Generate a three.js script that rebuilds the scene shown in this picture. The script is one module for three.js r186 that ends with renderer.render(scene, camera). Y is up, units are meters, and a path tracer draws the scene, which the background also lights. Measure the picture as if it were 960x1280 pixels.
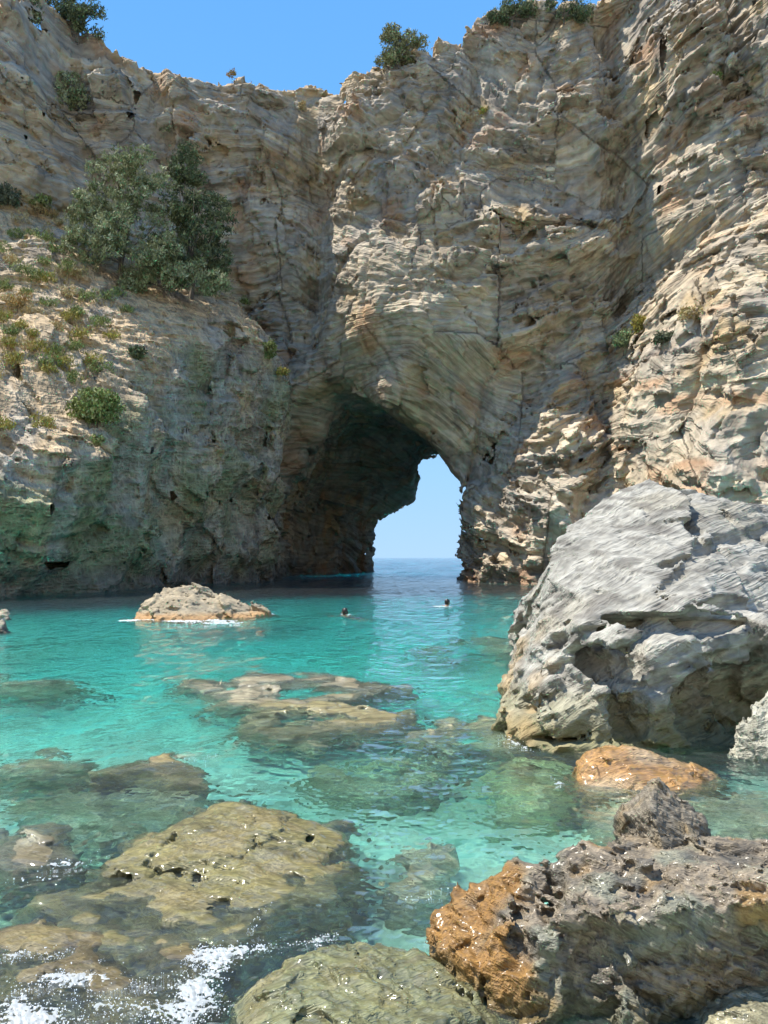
import * as THREE from 'three';
import { ConvexHull } from 'three/addons/math/ConvexHull.js';
import { mergeGeometries } from 'three/addons/utils/BufferGeometryUtils.js';

// ---------------------------------------------------------------- camera, sky, sun, exposure
const scene = new THREE.Scene();
const F = 967, EYE = 1.7, PITCH = Math.atan(57 / F);            // focal length in photo pixels, eye height above the sea
const camera = new THREE.PerspectiveCamera(2 * Math.atan(640 / F) * 180 / Math.PI, 0.75, 0.1, 12000);
camera.position.set(0, EYE, 0);
camera.rotation.x = PITCH;
const renderer = new THREE.WebGLRenderer({ antialias: true });
renderer.toneMapping = THREE.LinearToneMapping;
renderer.toneMappingExposure = 1.95;
renderer.shadowMap.enabled = true;

{ // clear summer sky: one gradient from horizon to zenith, the same all round
  const w = 64, h = 256, data = new Float32Array(w * h * 4);
  const stops = [[0, [0.25, 0.385, 0.545]], [6, [0.205, 0.365, 0.55]], [15, [0.145, 0.315, 0.55]], [30, [0.092, 0.26, 0.54]], [50, [0.065, 0.21, 0.495]], [90, [0.05, 0.165, 0.42]]];
  for (let j = 0; j < h; j++) {
    const e = ((j + 0.5) / h - 0.5) * 180;
    let c = stops[0][1];
    if (e > 0) for (let s = 0; s < stops.length - 1; s++) if (e >= stops[s][0]) {
      const t = Math.min(1, (e - stops[s][0]) / (stops[s + 1][0] - stops[s][0]));
      c = stops[s][1].map((v, k) => v + (stops[s + 1][1][k] - v) * t);
    }
    for (let i = 0; i < w; i++) data.set([...c, 1], (j * w + i) * 4);
  }
  const t = new THREE.DataTexture(data, w, h, THREE.RGBAFormat, THREE.FloatType);
  t.mapping = THREE.EquirectangularReflectionMapping; t.magFilter = THREE.LinearFilter; t.needsUpdate = true;
  scene.background = t; scene.environment = t;
}
const SUN = new THREE.Vector3(-0.42, 0.88, -0.10).normalize();
const sun = new THREE.DirectionalLight(new THREE.Color(1, 0.945, 0.84), 3.9);
sun.name = 'sun';
sun.position.copy(SUN).multiplyScalar(160).add(new THREE.Vector3(0, 0, -40));
sun.target.position.set(0, 0, -40);
sun.castShadow = true; sun.shadow.mapSize.set(4096, 4096);
Object.assign(sun.shadow.camera, { left: -70, right: 70, top: 70, bottom: -70, near: 1, far: 320 });
scene.add(sun, sun.target);

// ---------------------------------------------------------------- helpers: randomness, noise, pixels to places
function rng(seed) { let a = seed >>> 0; return () => { a = (a + 0x6D2B79F5) | 0; let t = Math.imul(a ^ (a >>> 15), 1 | a); t = (t + Math.imul(t ^ (t >>> 7), 61 | t)) ^ t; return ((t ^ (t >>> 14)) >>> 0) / 4294967296; }; }
const PERM = new Uint8Array(512), GX = new Float32Array(256), GY = new Float32Array(256), GZ = new Float32Array(256), RV = new Float32Array(256);
{ const r = rng(77); const p = [...Array(256).keys()]; for (let i = 255; i > 0; i--) { const j = Math.floor(r() * (i + 1)); [p[i], p[j]] = [p[j], p[i]]; } for (let i = 0; i < 512; i++) PERM[i] = p[i & 255];
  for (let i = 0; i < 256; i++) { const z = r() * 2 - 1, a = r() * 6.2832, s = Math.sqrt(1 - z * z); GX[i] = s * Math.cos(a); GY[i] = s * Math.sin(a); GZ[i] = z; RV[i] = r() * 2 - 1; } }
function noise(x, y, z) {                                         // gradient noise, about -0.9 .. 0.9
  const xf = Math.floor(x), yf = Math.floor(y), zf = Math.floor(z), X = xf & 255, Y = yf & 255, Z = zf & 255;
  x -= xf; y -= yf; z -= zf;
  const u = x * x * x * (x * (x * 6 - 15) + 10), v = y * y * y * (y * (y * 6 - 15) + 10), w = z * z * z * (z * (z * 6 - 15) + 10);
  const A = PERM[X] + Y, B = PERM[X + 1] + Y, AA = PERM[A] + Z, AB = PERM[A + 1] + Z, BA = PERM[B] + Z, BB = PERM[B + 1] + Z;
  let g = PERM[AA]; const n000 = GX[g] * x + GY[g] * y + GZ[g] * z;
  g = PERM[BA]; const n100 = GX[g] * (x - 1) + GY[g] * y + GZ[g] * z;
  g = PERM[AB]; const n010 = GX[g] * x + GY[g] * (y - 1) + GZ[g] * z;
  g = PERM[BB]; const n110 = GX[g] * (x - 1) + GY[g] * (y - 1) + GZ[g] * z;
  g = PERM[AA + 1]; const n001 = GX[g] * x + GY[g] * y + GZ[g] * (z - 1);
  g = PERM[BA + 1]; const n101 = GX[g] * (x - 1) + GY[g] * y + GZ[g] * (z - 1);
  g = PERM[AB + 1]; const n011 = GX[g] * x + GY[g] * (y - 1) + GZ[g] * (z - 1);
  g = PERM[BB + 1]; const n111 = GX[g] * (x - 1) + GY[g] * (y - 1) + GZ[g] * (z - 1);
  const a = n000 + u * (n100 - n000), b = n010 + u * (n110 - n010), c = n001 + u * (n101 - n001), d = n011 + u * (n111 - n011);
  const e = a + v * (b - a), f = c + v * (d - c);
  return 1.35 * (e + w * (f - e));
}
const hash3 = (i, j, k) => RV[PERM[PERM[PERM[i & 255] + (j & 255)] + (k & 255)]];
function facet(x, y, z) {                                          // broken stone: each cell is a flat face with a tilt of its own
  const i = Math.floor(x - 0.5), j = Math.floor(y - 0.5), k = Math.floor(z - 0.5); let m = 99, best = 0, bx = 0, by = 0, bz = 0;
  for (let a = 0; a < 2; a++) for (let b = 0; b < 2; b++) for (let c = 0; c < 2; c++) { const q = PERM[PERM[PERM[(i + a) & 255] + ((j + b) & 255)] + ((k + c) & 255)], dx = i + a + 0.5 + 0.45 * RV[q] - x, dy = j + b + 0.5 + 0.45 * RV[(q + 85) & 255] - y, dz = k + c + 0.5 + 0.45 * RV[(q + 170) & 255] - z, d = dx * dx + dy * dy + dz * dz; if (d < m) { m = d; best = q; bx = dx; by = dy; bz = dz; } }
  return 0.6 * (GX[best] * bx + GY[best] * by + GZ[best] * bz) + 0.35 * RV[(best * 7) & 255];
}
function noise1(t, s) { const i = Math.floor(t), f = t - i; const a = hash3(i, s, 7), b = hash3(i + 1, s, 7), u = f * f * (3 - 2 * f); return a + (b - a) * u; }
function step1(t, s, sharp) { const i = Math.floor(t), f = t - i; const a = hash3(i, s, 3), b = hash3(i + 1, s, 3); const u = f < 1 - sharp ? 0 : (f - 1 + sharp) / sharp; return a + (b - a) * u; }   // beds: flat steps with a sharp riser
const clamp = (x, a, b) => x < a ? a : x > b ? b : x, lerp = (a, b, t) => a + (b - a) * t;
const sstep = (a, b, x) => { const t = clamp((x - a) / (b - a), 0, 1); return t * t * (3 - 2 * t); };
const smin = (a, b, k) => { const h = Math.max(k - Math.abs(a - b), 0) / k; return Math.min(a, b) - h * h * k * 0.25; };
const smax = (a, b, k) => -smin(-a, -b, k);
const cP = Math.cos(PITCH), sP = Math.sin(PITCH);
function W(px, py, D) { const u = (px - 480) / F, v = (640 - py) / F, s = D / (cP - v * sP); return [u * s, EYE + (v * cP + sP) * s, -D]; }   // the point at D metres that a photo pixel looks at
function onSea(px, py, y = 0) { const v = (640 - py) / F, s = (y - EYE) / (v * cP + sP); return [(px - 480) / F * s, y, -(cP - v * sP) * s]; }

// ---------------------------------------------------------------- helpers: naming and adding
const taken = new Map();
function numbered(name) { const n = taken.get(name) ?? 0; taken.set(name, n + 1); return n ? name + '_' + String(n).padStart(3, '0') : name; }
function put(o, name, data, parent = scene) {
  o.name = parent === scene ? numbered(name) : name; o.castShadow = o.receiveShadow = true;
  if (data) o.userData = data;
  parent.add(o); return o;
}
const thing = (geo, mat, name, label, category, group) => put(new THREE.Mesh(geo, mat), name, { label, category, ...(group ? { group } : {}) });
const structure = (geo, mat, name, label, category) => put(new THREE.Mesh(geo, mat), name, { kind: 'structure', label, category });

// ---------------------------------------------------------------- helpers: solids from a distance field (sparse surface nets)
function meshField({ min, max, h, base, full, margin = 0.5, keep, color, uv, tol }) {
  const B = 8, n = [0, 1, 2].map((c) => Math.ceil((max[c] - min[c]) / h / B)), S = B + 1, blocks = new Map();
  const key = (i, j, k) => (i * n[1] + j) * n[2] + k, reach = B * h * 0.87 + margin, reach2 = B * h * 1.2 + Math.min(0.45, margin * 0.5);
  for (let i = 0; i < n[0]; i++) for (let j = 0; j < n[1]; j++) for (let k = 0; k < n[2]; k++) {
    const ox = min[0] + i * B * h, oy = min[1] + j * B * h, oz = min[2] + k * B * h, c = B * h / 2;
    if (Math.abs(base(ox + c, oy + c, oz + c)) > reach) continue;
    if (full !== base && Math.abs(full(ox + c, oy + c, oz + c)) > reach2) continue;
    if (keep && !keep(ox + c, oy + c, oz + c)) continue;
    const v = new Float32Array(S * S * S); let pos = 0;
    for (let a = 0, q = 0; a < S; a++) for (let b = 0; b < S; b++) for (let d = 0; d < S; d++, q++) { v[q] = full(ox + a * h, oy + b * h, oz + d * h); if (v[q] > 0) pos++; }
    if (pos === 0 || pos === S * S * S) continue;
    blocks.set(key(i, j, k), { i, j, k, v, id: new Int32Array(B * B * B).fill(-1) });
  }
  const P = [], C = [], U = [], I = [], col = [0, 0, 0], t2 = [0, 0];
  for (const b of blocks.values()) {
    const { v } = b;
    for (let x = 0; x < B; x++) for (let y = 0; y < B; y++) for (let z = 0; z < B; z++) {
      const q = (x * S + y) * S + z;
      const c000 = v[q], c001 = v[q + 1], c010 = v[q + S], c011 = v[q + S + 1], c100 = v[q + S * S], c101 = v[q + S * S + 1], c110 = v[q + S * S + S], c111 = v[q + S * S + S + 1];
      const neg = (c000 < 0) + (c001 < 0) + (c010 < 0) + (c011 < 0) + (c100 < 0) + (c101 < 0) + (c110 < 0) + (c111 < 0);
      if (neg === 0 || neg === 8) continue;
      let sx = 0, sy = 0, sz = 0, m = 0;
      const e = (a, d, x0, y0, z0, dx, dy, dz) => { if ((a < 0) !== (d < 0)) { const t = a / (a - d); sx += x0 + dx * t; sy += y0 + dy * t; sz += z0 + dz * t; m++; } };
      e(c000, c100, 0, 0, 0, 1, 0, 0); e(c010, c110, 0, 1, 0, 1, 0, 0); e(c001, c101, 0, 0, 1, 1, 0, 0); e(c011, c111, 0, 1, 1, 1, 0, 0);
      e(c000, c010, 0, 0, 0, 0, 1, 0); e(c100, c110, 1, 0, 0, 0, 1, 0); e(c001, c011, 0, 0, 1, 0, 1, 0); e(c101, c111, 1, 0, 1, 0, 1, 0);
      e(c000, c001, 0, 0, 0, 0, 0, 1); e(c100, c101, 1, 0, 0, 0, 0, 1); e(c010, c011, 0, 1, 0, 0, 0, 1); e(c110, c111, 1, 1, 0, 0, 0, 1);
      b.id[(x * B + y) * B + z] = P.length / 3;
      const wx = min[0] + (b.i * B + x + sx / m) * h, wy = min[1] + (b.j * B + y + sy / m) * h, wz = min[2] + (b.k * B + z + sz / m) * h;
      P.push(wx, wy, wz);
      color(wx, wy, wz, col); C.push(col[0], col[1], col[2]);
      if (uv) { uv(wx, wy, wz, t2); U.push(t2[0], t2[1]); } else U.push(0.85 * wx + 0.5 * wz + 0.15 * wy, 0.85 * wy + 0.55 * wz - 0.15 * wx);
    }
  }
  const at = (gx, gy, gz) => { const b = blocks.get(key(gx >> 3, gy >> 3, gz >> 3)); return b ? b.id[((gx & 7) * B + (gy & 7)) * B + (gz & 7)] : -1; };
  const quad = (a, b, c, d, flip) => { if (a < 0 || b < 0 || c < 0 || d < 0) return; if (flip) I.push(a, c, b, a, d, c); else I.push(a, b, c, a, c, d); };
  for (const b of blocks.values()) {
    const { v } = b;
    for (let x = 0; x < B; x++) for (let y = 0; y < B; y++) for (let z = 0; z < B; z++) {
      const q = (x * S + y) * S + z, s = v[q] < 0, gx = b.i * B + x, gy = b.j * B + y, gz = b.k * B + z;
      if (gy && gz && s !== v[q + S * S] < 0) quad(at(gx, gy - 1, gz - 1), at(gx, gy, gz - 1), at(gx, gy, gz), at(gx, gy - 1, gz), !s);
      if (gx && gz && s !== v[q + S] < 0) quad(at(gx - 1, gy, gz - 1), at(gx - 1, gy, gz), at(gx, gy, gz), at(gx, gy, gz - 1), !s);
      if (gx && gy && s !== v[q + 1] < 0) quad(at(gx - 1, gy - 1, gz), at(gx, gy - 1, gz), at(gx, gy, gz), at(gx - 1, gy, gz), !s);
    }
  }
  // loose crumbs and closed hollows are dropped: only the large connected sheets stay
  const n0 = P.length / 3, up = new Int32Array(n0); for (let i = 0; i < n0; i++) up[i] = i;
  const root = (i) => { while (up[i] !== i) i = up[i] = up[up[i]]; return i; };
  for (let i = 0; i < I.length; i += 3) { const a = root(I[i]); up[root(I[i + 1])] = a; up[root(I[i + 2])] = a; }
  const count = new Int32Array(n0); let big = 0; for (let i = 0; i < n0; i++) big = Math.max(big, ++count[root(i)]);
  // faces that nobody standing near the camera could see (inside folds, behind) are left out: points are compared with the nearest ones along each line of sight
  let show = null;
  if (tol) {
    show = new Uint8Array(n0); let near = 1e9; for (let i = 0; i < n0; i++) near = Math.min(near, -P[i * 3 + 2]);
    for (const e of [[-2.5, 1.3, 0], [-1, 2.2, 0], [0, EYE, 0], [1, 1.3, 0], [2.5, 2.4, 0]].map((q) => q.map((v, c) => near < 4 && c === 0 ? v * 0.5 : v))) {
      const f = 0.8 * Math.max(near, 2.2) / h, u = new Int32Array(n0), v = new Int32Array(n0), d = new Float32Array(n0); let u0 = 1e9, u1 = -1e9, v0 = 1e9, v1 = -1e9;
      for (let i = 0; i < n0; i++) { const x = P[i * 3] - e[0], y = P[i * 3 + 1] - e[1], z = Math.max(0.8, e[2] - P[i * 3 + 2]); u[i] = Math.floor(f * x / z); v[i] = Math.floor(f * y / z); d[i] = Math.hypot(x, y, z); u0 = Math.min(u0, u[i]); u1 = Math.max(u1, u[i]); v0 = Math.min(v0, v[i]); v1 = Math.max(v1, v[i]); }
      const w = u1 - u0 + 2, buf = new Float32Array(w * (v1 - v0 + 2)).fill(1e9);
      for (let i = 0; i < n0; i++) { const k = (v[i] - v0) * w + u[i] - u0; if (d[i] < buf[k]) buf[k] = d[i]; }
      for (let i = 0; i < n0; i++) if (d[i] < buf[(v[i] - v0) * w + u[i] - u0] + tol) show[i] = 1;
    }
    for (let pass = 0; pass < 3; pass++) { const o = show.slice(); for (let i = 0; i < I.length; i += 3) if (o[I[i]] || o[I[i + 1]] || o[I[i + 2]]) show[I[i]] = show[I[i + 1]] = show[I[i + 2]] = 1; }
  }
  const map = new Int32Array(n0).fill(-1), P2 = [], C2 = [], U2 = [], I2 = [];
  for (let i = 0; i < I.length; i++) { const v = I[i], t = i - i % 3; if (count[root(v)] < big * 0.04 || (show && !show[I[t]] && !show[I[t + 1]] && !show[I[t + 2]])) continue; if (map[v] < 0) { map[v] = P2.length / 3; P2.push(P[v * 3], P[v * 3 + 1], P[v * 3 + 2]); C2.push(C[v * 3], C[v * 3 + 1], C[v * 3 + 2]); U2.push(U[v * 2], U[v * 2 + 1]); } I2.push(map[v]); }
  const g = new THREE.BufferGeometry();
  g.setAttribute('position', new THREE.Float32BufferAttribute(P2, 3));
  g.setAttribute('color', new THREE.Float32BufferAttribute(C2, 3));
  g.setAttribute('uv', new THREE.Float32BufferAttribute(U2, 2));
  g.setIndex(I2); g.computeVertexNormals();
  return g;
}
function hullField(points, k) {                                    // rounded convex solid round some corner points
  const hull = new ConvexHull().setFromPoints(points.map((p) => new THREE.Vector3(...p))), planes = [];
  for (const f of hull.faces) if (!planes.some((q) => q[0] * f.normal.x + q[1] * f.normal.y + q[2] * f.normal.z > 0.995 && Math.abs(q[3] - f.constant) < 0.02)) planes.push([f.normal.x, f.normal.y, f.normal.z, f.constant]);
  return (x, y, z) => { let d = -1e9; for (const q of planes) { const e = q[0] * x + q[1] * y + q[2] * z - q[3]; d = d < -1e8 ? e : smax(d, e, k); } return d; };
}
function scatterField(points, x0, x1, y0, y1, step, soft) {        // smooth sheet through scattered (a, b, value) points: local planes, blended
  const nx = Math.ceil((x1 - x0) / step) + 1, ny = Math.ceil((y1 - y0) / step) + 1, g = new Float32Array(nx * ny);
  for (let i = 0; i < nx; i++) for (let j = 0; j < ny; j++) {
    const x = x0 + i * step, y = y0 + j * step; let w = 0, sx = 0, sy = 0, sv = 0, xx = 0, xy = 0, yy = 0, xv = 0, yv = 0;
    for (const p of points) { const dx = p[0] - x, dy = p[1] - y, r = dx * dx + dy * dy + soft, q = 1 / (r * r), v = p[2]; w += q; sx += q * dx; sy += q * dy; sv += q * v; xx += q * dx * dx; xy += q * dx * dy; yy += q * dy * dy; xv += q * dx * v; yv += q * dy * v; }
    xx += w * 0.6; yy += w * 0.6;
    const d = w * (xx * yy - xy * xy) - sx * (sx * yy - xy * sy) + sy * (sx * xy - xx * sy);
    g[i * ny + j] = (sv * (xx * yy - xy * xy) - sx * (xv * yy - xy * yv) + sy * (xv * xy - xx * yv)) / d;
  }
  for (let pass = 0; pass < 2; pass++) { const o = g.slice(); for (let i = 1; i < nx - 1; i++) for (let j = 1; j < ny - 1; j++) g[i * ny + j] = (o[i * ny + j] * 2 + o[i * ny + j - 1] + o[i * ny + j + 1] + o[(i - 1) * ny + j] + o[(i + 1) * ny + j]) / 6; }
  return (x, y) => { const a = clamp((x - x0) / step, 0, nx - 1.001), b = clamp((y - y0) / step, 0, ny - 1.001), i = a | 0, j = b | 0, u = a - i, v = b - j, q = i * ny + j; return lerp(lerp(g[q], g[q + 1], v), lerp(g[q + ny], g[q + ny + 1], v), u); };
}

// ---------------------------------------------------------------- textures: grain for rock relief, ripples for the sea
function tileNoise(size, cells, oct, seed, shape) {
  const r = rng(seed), out = new Float32Array(size * size); let amp = 1, tot = 0;
  for (let o = 0; o < oct; o++, cells *= 2, amp *= 0.55) {
    const g = new Float32Array(cells * cells).map(() => r()); tot += amp;
    for (let j = 0; j < size; j++) for (let i = 0; i < size; i++) {
      const x = i / size * cells, y = j / size * cells, a = Math.floor(x), b = Math.floor(y); let u = x - a, v = y - b; u = u * u * (3 - 2 * u); v = v * v * (3 - 2 * v);
      const A = a % cells, A1 = (a + 1) % cells, Bb = (b % cells) * cells, B1 = ((b + 1) % cells) * cells;
      let n = lerp(lerp(g[Bb + A], g[Bb + A1], u), lerp(g[B1 + A], g[B1 + A1], u), v);
      if (shape) n = shape(n);
      out[j * size + i] += n * amp;
    }
  }
  return out.map((v) => v / tot);
}
function grey(arr, size, repeat) {
  let lo = 1e9, hi = -1e9; for (const v of arr) { lo = Math.min(lo, v); hi = Math.max(hi, v); }
  const d = new Float32Array(size * size * 4); arr.forEach((v, i) => { v = (v - lo) / (hi - lo); d.set([v, v, v, 1], i * 4); });
  const t = new THREE.DataTexture(d, size, size, THREE.RGBAFormat, THREE.FloatType); t.wrapS = t.wrapT = THREE.RepeatWrapping; t.magFilter = THREE.LinearFilter; t.repeat.set(repeat, repeat); t.needsUpdate = true; return t;
}
const GRAIN = tileNoise(512, 8, 6, 5, (n) => 1 - Math.abs(n * 2 - 1));
const BEDDING = (() => { const a = tileNoise(512, 4, 6, 9), o = new Float32Array(512 * 512), r = rng(3), row = []; for (let c = 0; c < 4; c++) row.push(Float32Array.from({ length: 32 << c }, () => r()));
  for (let j = 0; j < 512; j++) for (let i = 0; i < 512; i++) { let v = 0; const y = (j / 512 + 0.10 * a[j * 512 + i] + 1) % 1; for (let c = 0; c < 3; c++) { const n = 32 << c, t = y * n, k = Math.floor(t); v += lerp(row[c][k % n], row[c][(k + 1) % n], t - k) / (1 + c * 0.6); } o[j * 512 + i] = v * 0.5 + 1.1 * GRAIN[j * 512 + i] * a[(j * 7 % 512) * 512 + i]; } return o; })();
const CRUST = (() => { const f = tileNoise(512, 32, 4, 12, (n) => 1 - Math.abs(n * 2 - 1)); return BEDDING.map((v, i) => 0.55 * v + 0.9 * f[i] * GRAIN[i] + 0.35 * f[i]); })();     // finely pitted stone
const shadeOf = (arr, lo, hi, rep) => { let a = 1e9, b = -1e9; for (const v of arr) { a = Math.min(a, v); b = Math.max(b, v); } return grey2(arr.map((v) => lerp(lo, hi, clamp(((v - a) / (b - a) - 0.2) / 0.6, 0, 1))), 512, rep); };   // pale and dark laminae of the stone
function grey2(arr, size, repeat) { const d = new Float32Array(size * size * 4); arr.forEach((v, i) => d.set([v, v * 0.985, v * 0.96, 1], i * 4)); const t = new THREE.DataTexture(d, size, size, THREE.RGBAFormat, THREE.FloatType); t.wrapS = t.wrapT = THREE.RepeatWrapping; t.magFilter = THREE.LinearFilter; t.repeat.set(repeat, repeat); t.needsUpdate = true; return t; }
const rockMat = (bump, rep, extra = {}, lo = 0.62, hi = 1.18, tex = BEDDING) => new THREE.MeshPhysicalMaterial({ vertexColors: true, roughness: 0.9, bumpMap: grey(tex, 512, rep), bumpScale: bump, map: shadeOf(tex, lo, hi, rep), ...extra });
const farRock = rockMat(0.22, 0.16, { specularIntensity: 0.3 }, 0.72, 1.14);
const dryRock = rockMat(0.03, 0.8, { specularIntensity: 0.4, roughness: 0.85 }, 0.72, 1.18, CRUST);
const nearRock = rockMat(0.012, 2.6, { specularIntensity: 0.6, roughness: 0.75 }, 0.5, 1.2, CRUST);
const wetRock = rockMat(0.02, 2.2, { roughness: 0.55, clearcoat: 0.9, clearcoatRoughness: 0.09 }, 0.5, 1.2, CRUST);
const headRock = rockMat(0.28, 0.16, { specularIntensity: 0.3 }, 0.6, 1.4, CRUST);
const sandMat = new THREE.MeshPhysicalMaterial({ vertexColors: true, roughness: 0.95, bumpMap: grey(GRAIN, 512, 0.9), bumpScale: 0.02 });

// ---------------------------------------------------------------- seabed and sea
function bedDepth(x, z) {
  const d = -z; let y = 0.42 + 0.09 * Math.max(0, d - 3) + (d > 7 ? 0.08 * (d - 7) : 0) + (d > 46 ? 0.9 * (d - 46) : 0);
  if (d < 3) y = 0.42 + 0.1 * (d - 3);
  y += 0.25 * noise(x / 4, z / 4, 3) * Math.min(1, d / 6) + 0.10 * noise(x / 1.1, z / 1.1, 9) + 0.13 * facet(x / 0.45, 0.5, z / 0.45) + 0.2 * Math.max(0, noise(x / 0.8, z / 0.8, 6)) * Math.min(1, d / 4) + 0.6 * noise(x / 14, z / 14, 5) * Math.min(1, d / 20);
  return Math.min(13 + 2 * noise(x / 60, z / 60, 2), Math.max(0.2, y));
}
function radialGrid(z0, zNear, zFar, rows, cols, spread, height, uvScale) {
  const P = [], U = [], I = [], C = []; let row = 0;
  const zs = []; for (let i = 0; i < 8; i++) zs.push(lerp(z0, zNear, i / 8)); for (let i = 0; i <= rows; i++) zs.push(-Math.pow(-zNear, 1 - i / rows) * Math.pow(-zFar, i / rows));
  for (const z of zs) { const half = spread * (Math.abs(z) + 6); for (let c = 0; c <= cols; c++) { const s = c / cols * 2 - 1, x = half * (0.55 * s + 0.45 * s * s * s); P.push(x, height(x, z), z); U.push(x * uvScale, z * uvScale); } row++; }
  for (let r = 0; r < row - 1; r++) for (let c = 0; c < cols; c++) { const a = r * (cols + 1) + c, b = a + 1, d = a + cols + 1, e = d + 1; I.push(a, b, e, a, e, d); }
  return { P, U, I, row, cols };
}
{
  const g0 = radialGrid(6, -1.5, -9000, 270, 170, 1.35, (x, z) => -bedDepth(x, z), 1), C = [];
  for (let i = 0; i < g0.P.length; i += 3) {
    const x = g0.P[i], z = g0.P[i + 2], weed = sstep(0.05, 0.4, noise(x / 2.3, z / 2.3, 1.3) + 0.35 * noise(x / 0.6, z / 0.6, 4)), f = 0.9 + 0.3 * noise(x / 0.25, z / 0.25, 2) + 0.5 * facet(x / 0.35, 0.5, z / 0.35);
    const w = weed * 0.65;                                          // pale sand with scattered patches of weed, alike at every depth
    C.push(lerp(0.72, 0.36, w) * f, lerp(0.67, 0.35, w) * f, lerp(0.50, 0.19, w) * f);
  }
  const g = new THREE.BufferGeometry(); g.setAttribute('position', new THREE.Float32BufferAttribute(g0.P, 3)); g.setAttribute('color', new THREE.Float32BufferAttribute(C, 3)); g.setAttribute('uv', new THREE.Float32BufferAttribute(g0.U, 2)); g.setIndex(g0.I); g.computeVertexNormals();
  structure(g, sandMat, 'seabed', 'pale sandy seabed seen through the clear water', 'seabed');
}
function wave(x, z) {
  const d = Math.hypot(x, z), wx = x + 0.5 * noise(x / 2, z / 2, 1), wz = z + 0.5 * noise(x / 2, z / 2, 7);
  let y = 0.06 * noise(wx / 2.6, wz / 1.7, 0.3) + 0.034 * noise(wx / 0.95, wz / 0.6, 1.7);
  if (d < 40) y += 0.014 * noise(wx / 0.36, wz / 0.24, 2.9) * sstep(40, 15, d);
  if (d < 12) y += 0.006 * noise(wx / 0.15, wz / 0.11, 4.1) * sstep(12, 7, d);
  y *= sstep(400, 120, d);
  if (d > 45) y += 0.4 * noise(wx / 7, wz / 4.6, 6.1) * sstep(45, 95, d) * sstep(3000, 900, d);          // choppier beyond the arch
  return y;
}
{
  const g0 = radialGrid(6, -1.2, -9000, 440, 240, 1.3, wave, 1);
  const n = g0.P.length / 3, cols = g0.cols, rows = g0.row, rim = [];
  for (let c = 0; c <= cols; c++) rim.push(c);
  for (let r = 1; r < rows; r++) rim.push(r * (cols + 1) + cols);
  for (let c = cols - 1; c >= 0; c--) rim.push((rows - 1) * (cols + 1) + c);
  for (let r = rows - 2; r > 0; r--) rim.push(r * (cols + 1));
  for (const i of rim) { g0.P.push(g0.P[i * 3], -90, g0.P[i * 3 + 2]); g0.U.push(0, 0); }
  const m = rim.length;
  for (let i = 0; i < m; i++) { const a = rim[i], b = rim[(i + 1) % m], c = n + i, d = n + (i + 1) % m; g0.I.push(a, c, b, b, c, d); }
  const mid = g0.P.length / 3; g0.P.push(0, -90, -3000); g0.U.push(0, 0);
  for (let i = 0; i < m; i++) g0.I.push(mid, n + (i + 1) % m, n + i);
  const g = new THREE.BufferGeometry(); g.setAttribute('position', new THREE.Float32BufferAttribute(g0.P, 3)); g.setAttribute('uv', new THREE.Float32BufferAttribute(g0.U, 2)); g.setIndex(g0.I); g.computeVertexNormals();
  const ripple = grey(tileNoise(512, 6, 4, 21, (n) => n), 512, 1 / 1.7);
  const mat = new THREE.MeshPhysicalMaterial({ color: new THREE.Color(0.84, 0.97, 0.97), roughness: 0.02, ior: 1.333, transmission: 0.975, thickness: 1, attenuationColor: new THREE.Color(0.56, 0.957, 0.975), attenuationDistance: 1, bumpMap: ripple, bumpScale: 0.085 });
  structure(g, mat, 'sea', 'clear turquoise sea filling the cove and running out through the arch', 'sea');
}

// ---------------------------------------------------------------- the cliffs
// beds of schist: thin layers that stand out as ledges, broken by joints
const DIPS = (() => { const t = new Float32Array(600); let s = 0; const k = [[-40, -0.05], [-12, 0.05], [-4, 0.12], [2, 0.34], [9, 0.32], [13, -0.1], [19, -0.75], [40, -0.75]]; for (let i = 0; i < 600; i++) { const x = -40 + i * 0.15; let j = 0; while (j < k.length - 2 && x > k[j + 1][0]) j++; s += 0.15 * lerp(k[j][1], k[j + 1][1], clamp((x - k[j][0]) / (k[j + 1][0] - k[j][0]), 0, 1)); t[i] = s; } return (x) => { const a = clamp((x + 40) / 0.15, 0, 598.9), i = a | 0; return lerp(t[i], t[i + 1], a - i); }; })();   // the beds lie flat on the left, sink to the right over the arch and turn up steeply beyond the gully
const dipOf = (x, dip) => dip === 0 ? DIPS(x) : dip * x;
const bedUV = (dip, dipZ, seed) => (x, y, z, o) => { const w1 = noise(x / 9 + seed, y / 9, z / 9), w2 = noise(x / 3.1, y / 3.1 + seed, z / 3.1); o[0] = 0.9 * x + 0.5 * z; o[1] = y + dipOf(x, dip) + dipZ * z + 1.7 * w1 + 0.3 * w2 + 4.6 * facet(x / 8.5 + seed, y / 7.5, z / 14); };
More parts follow.
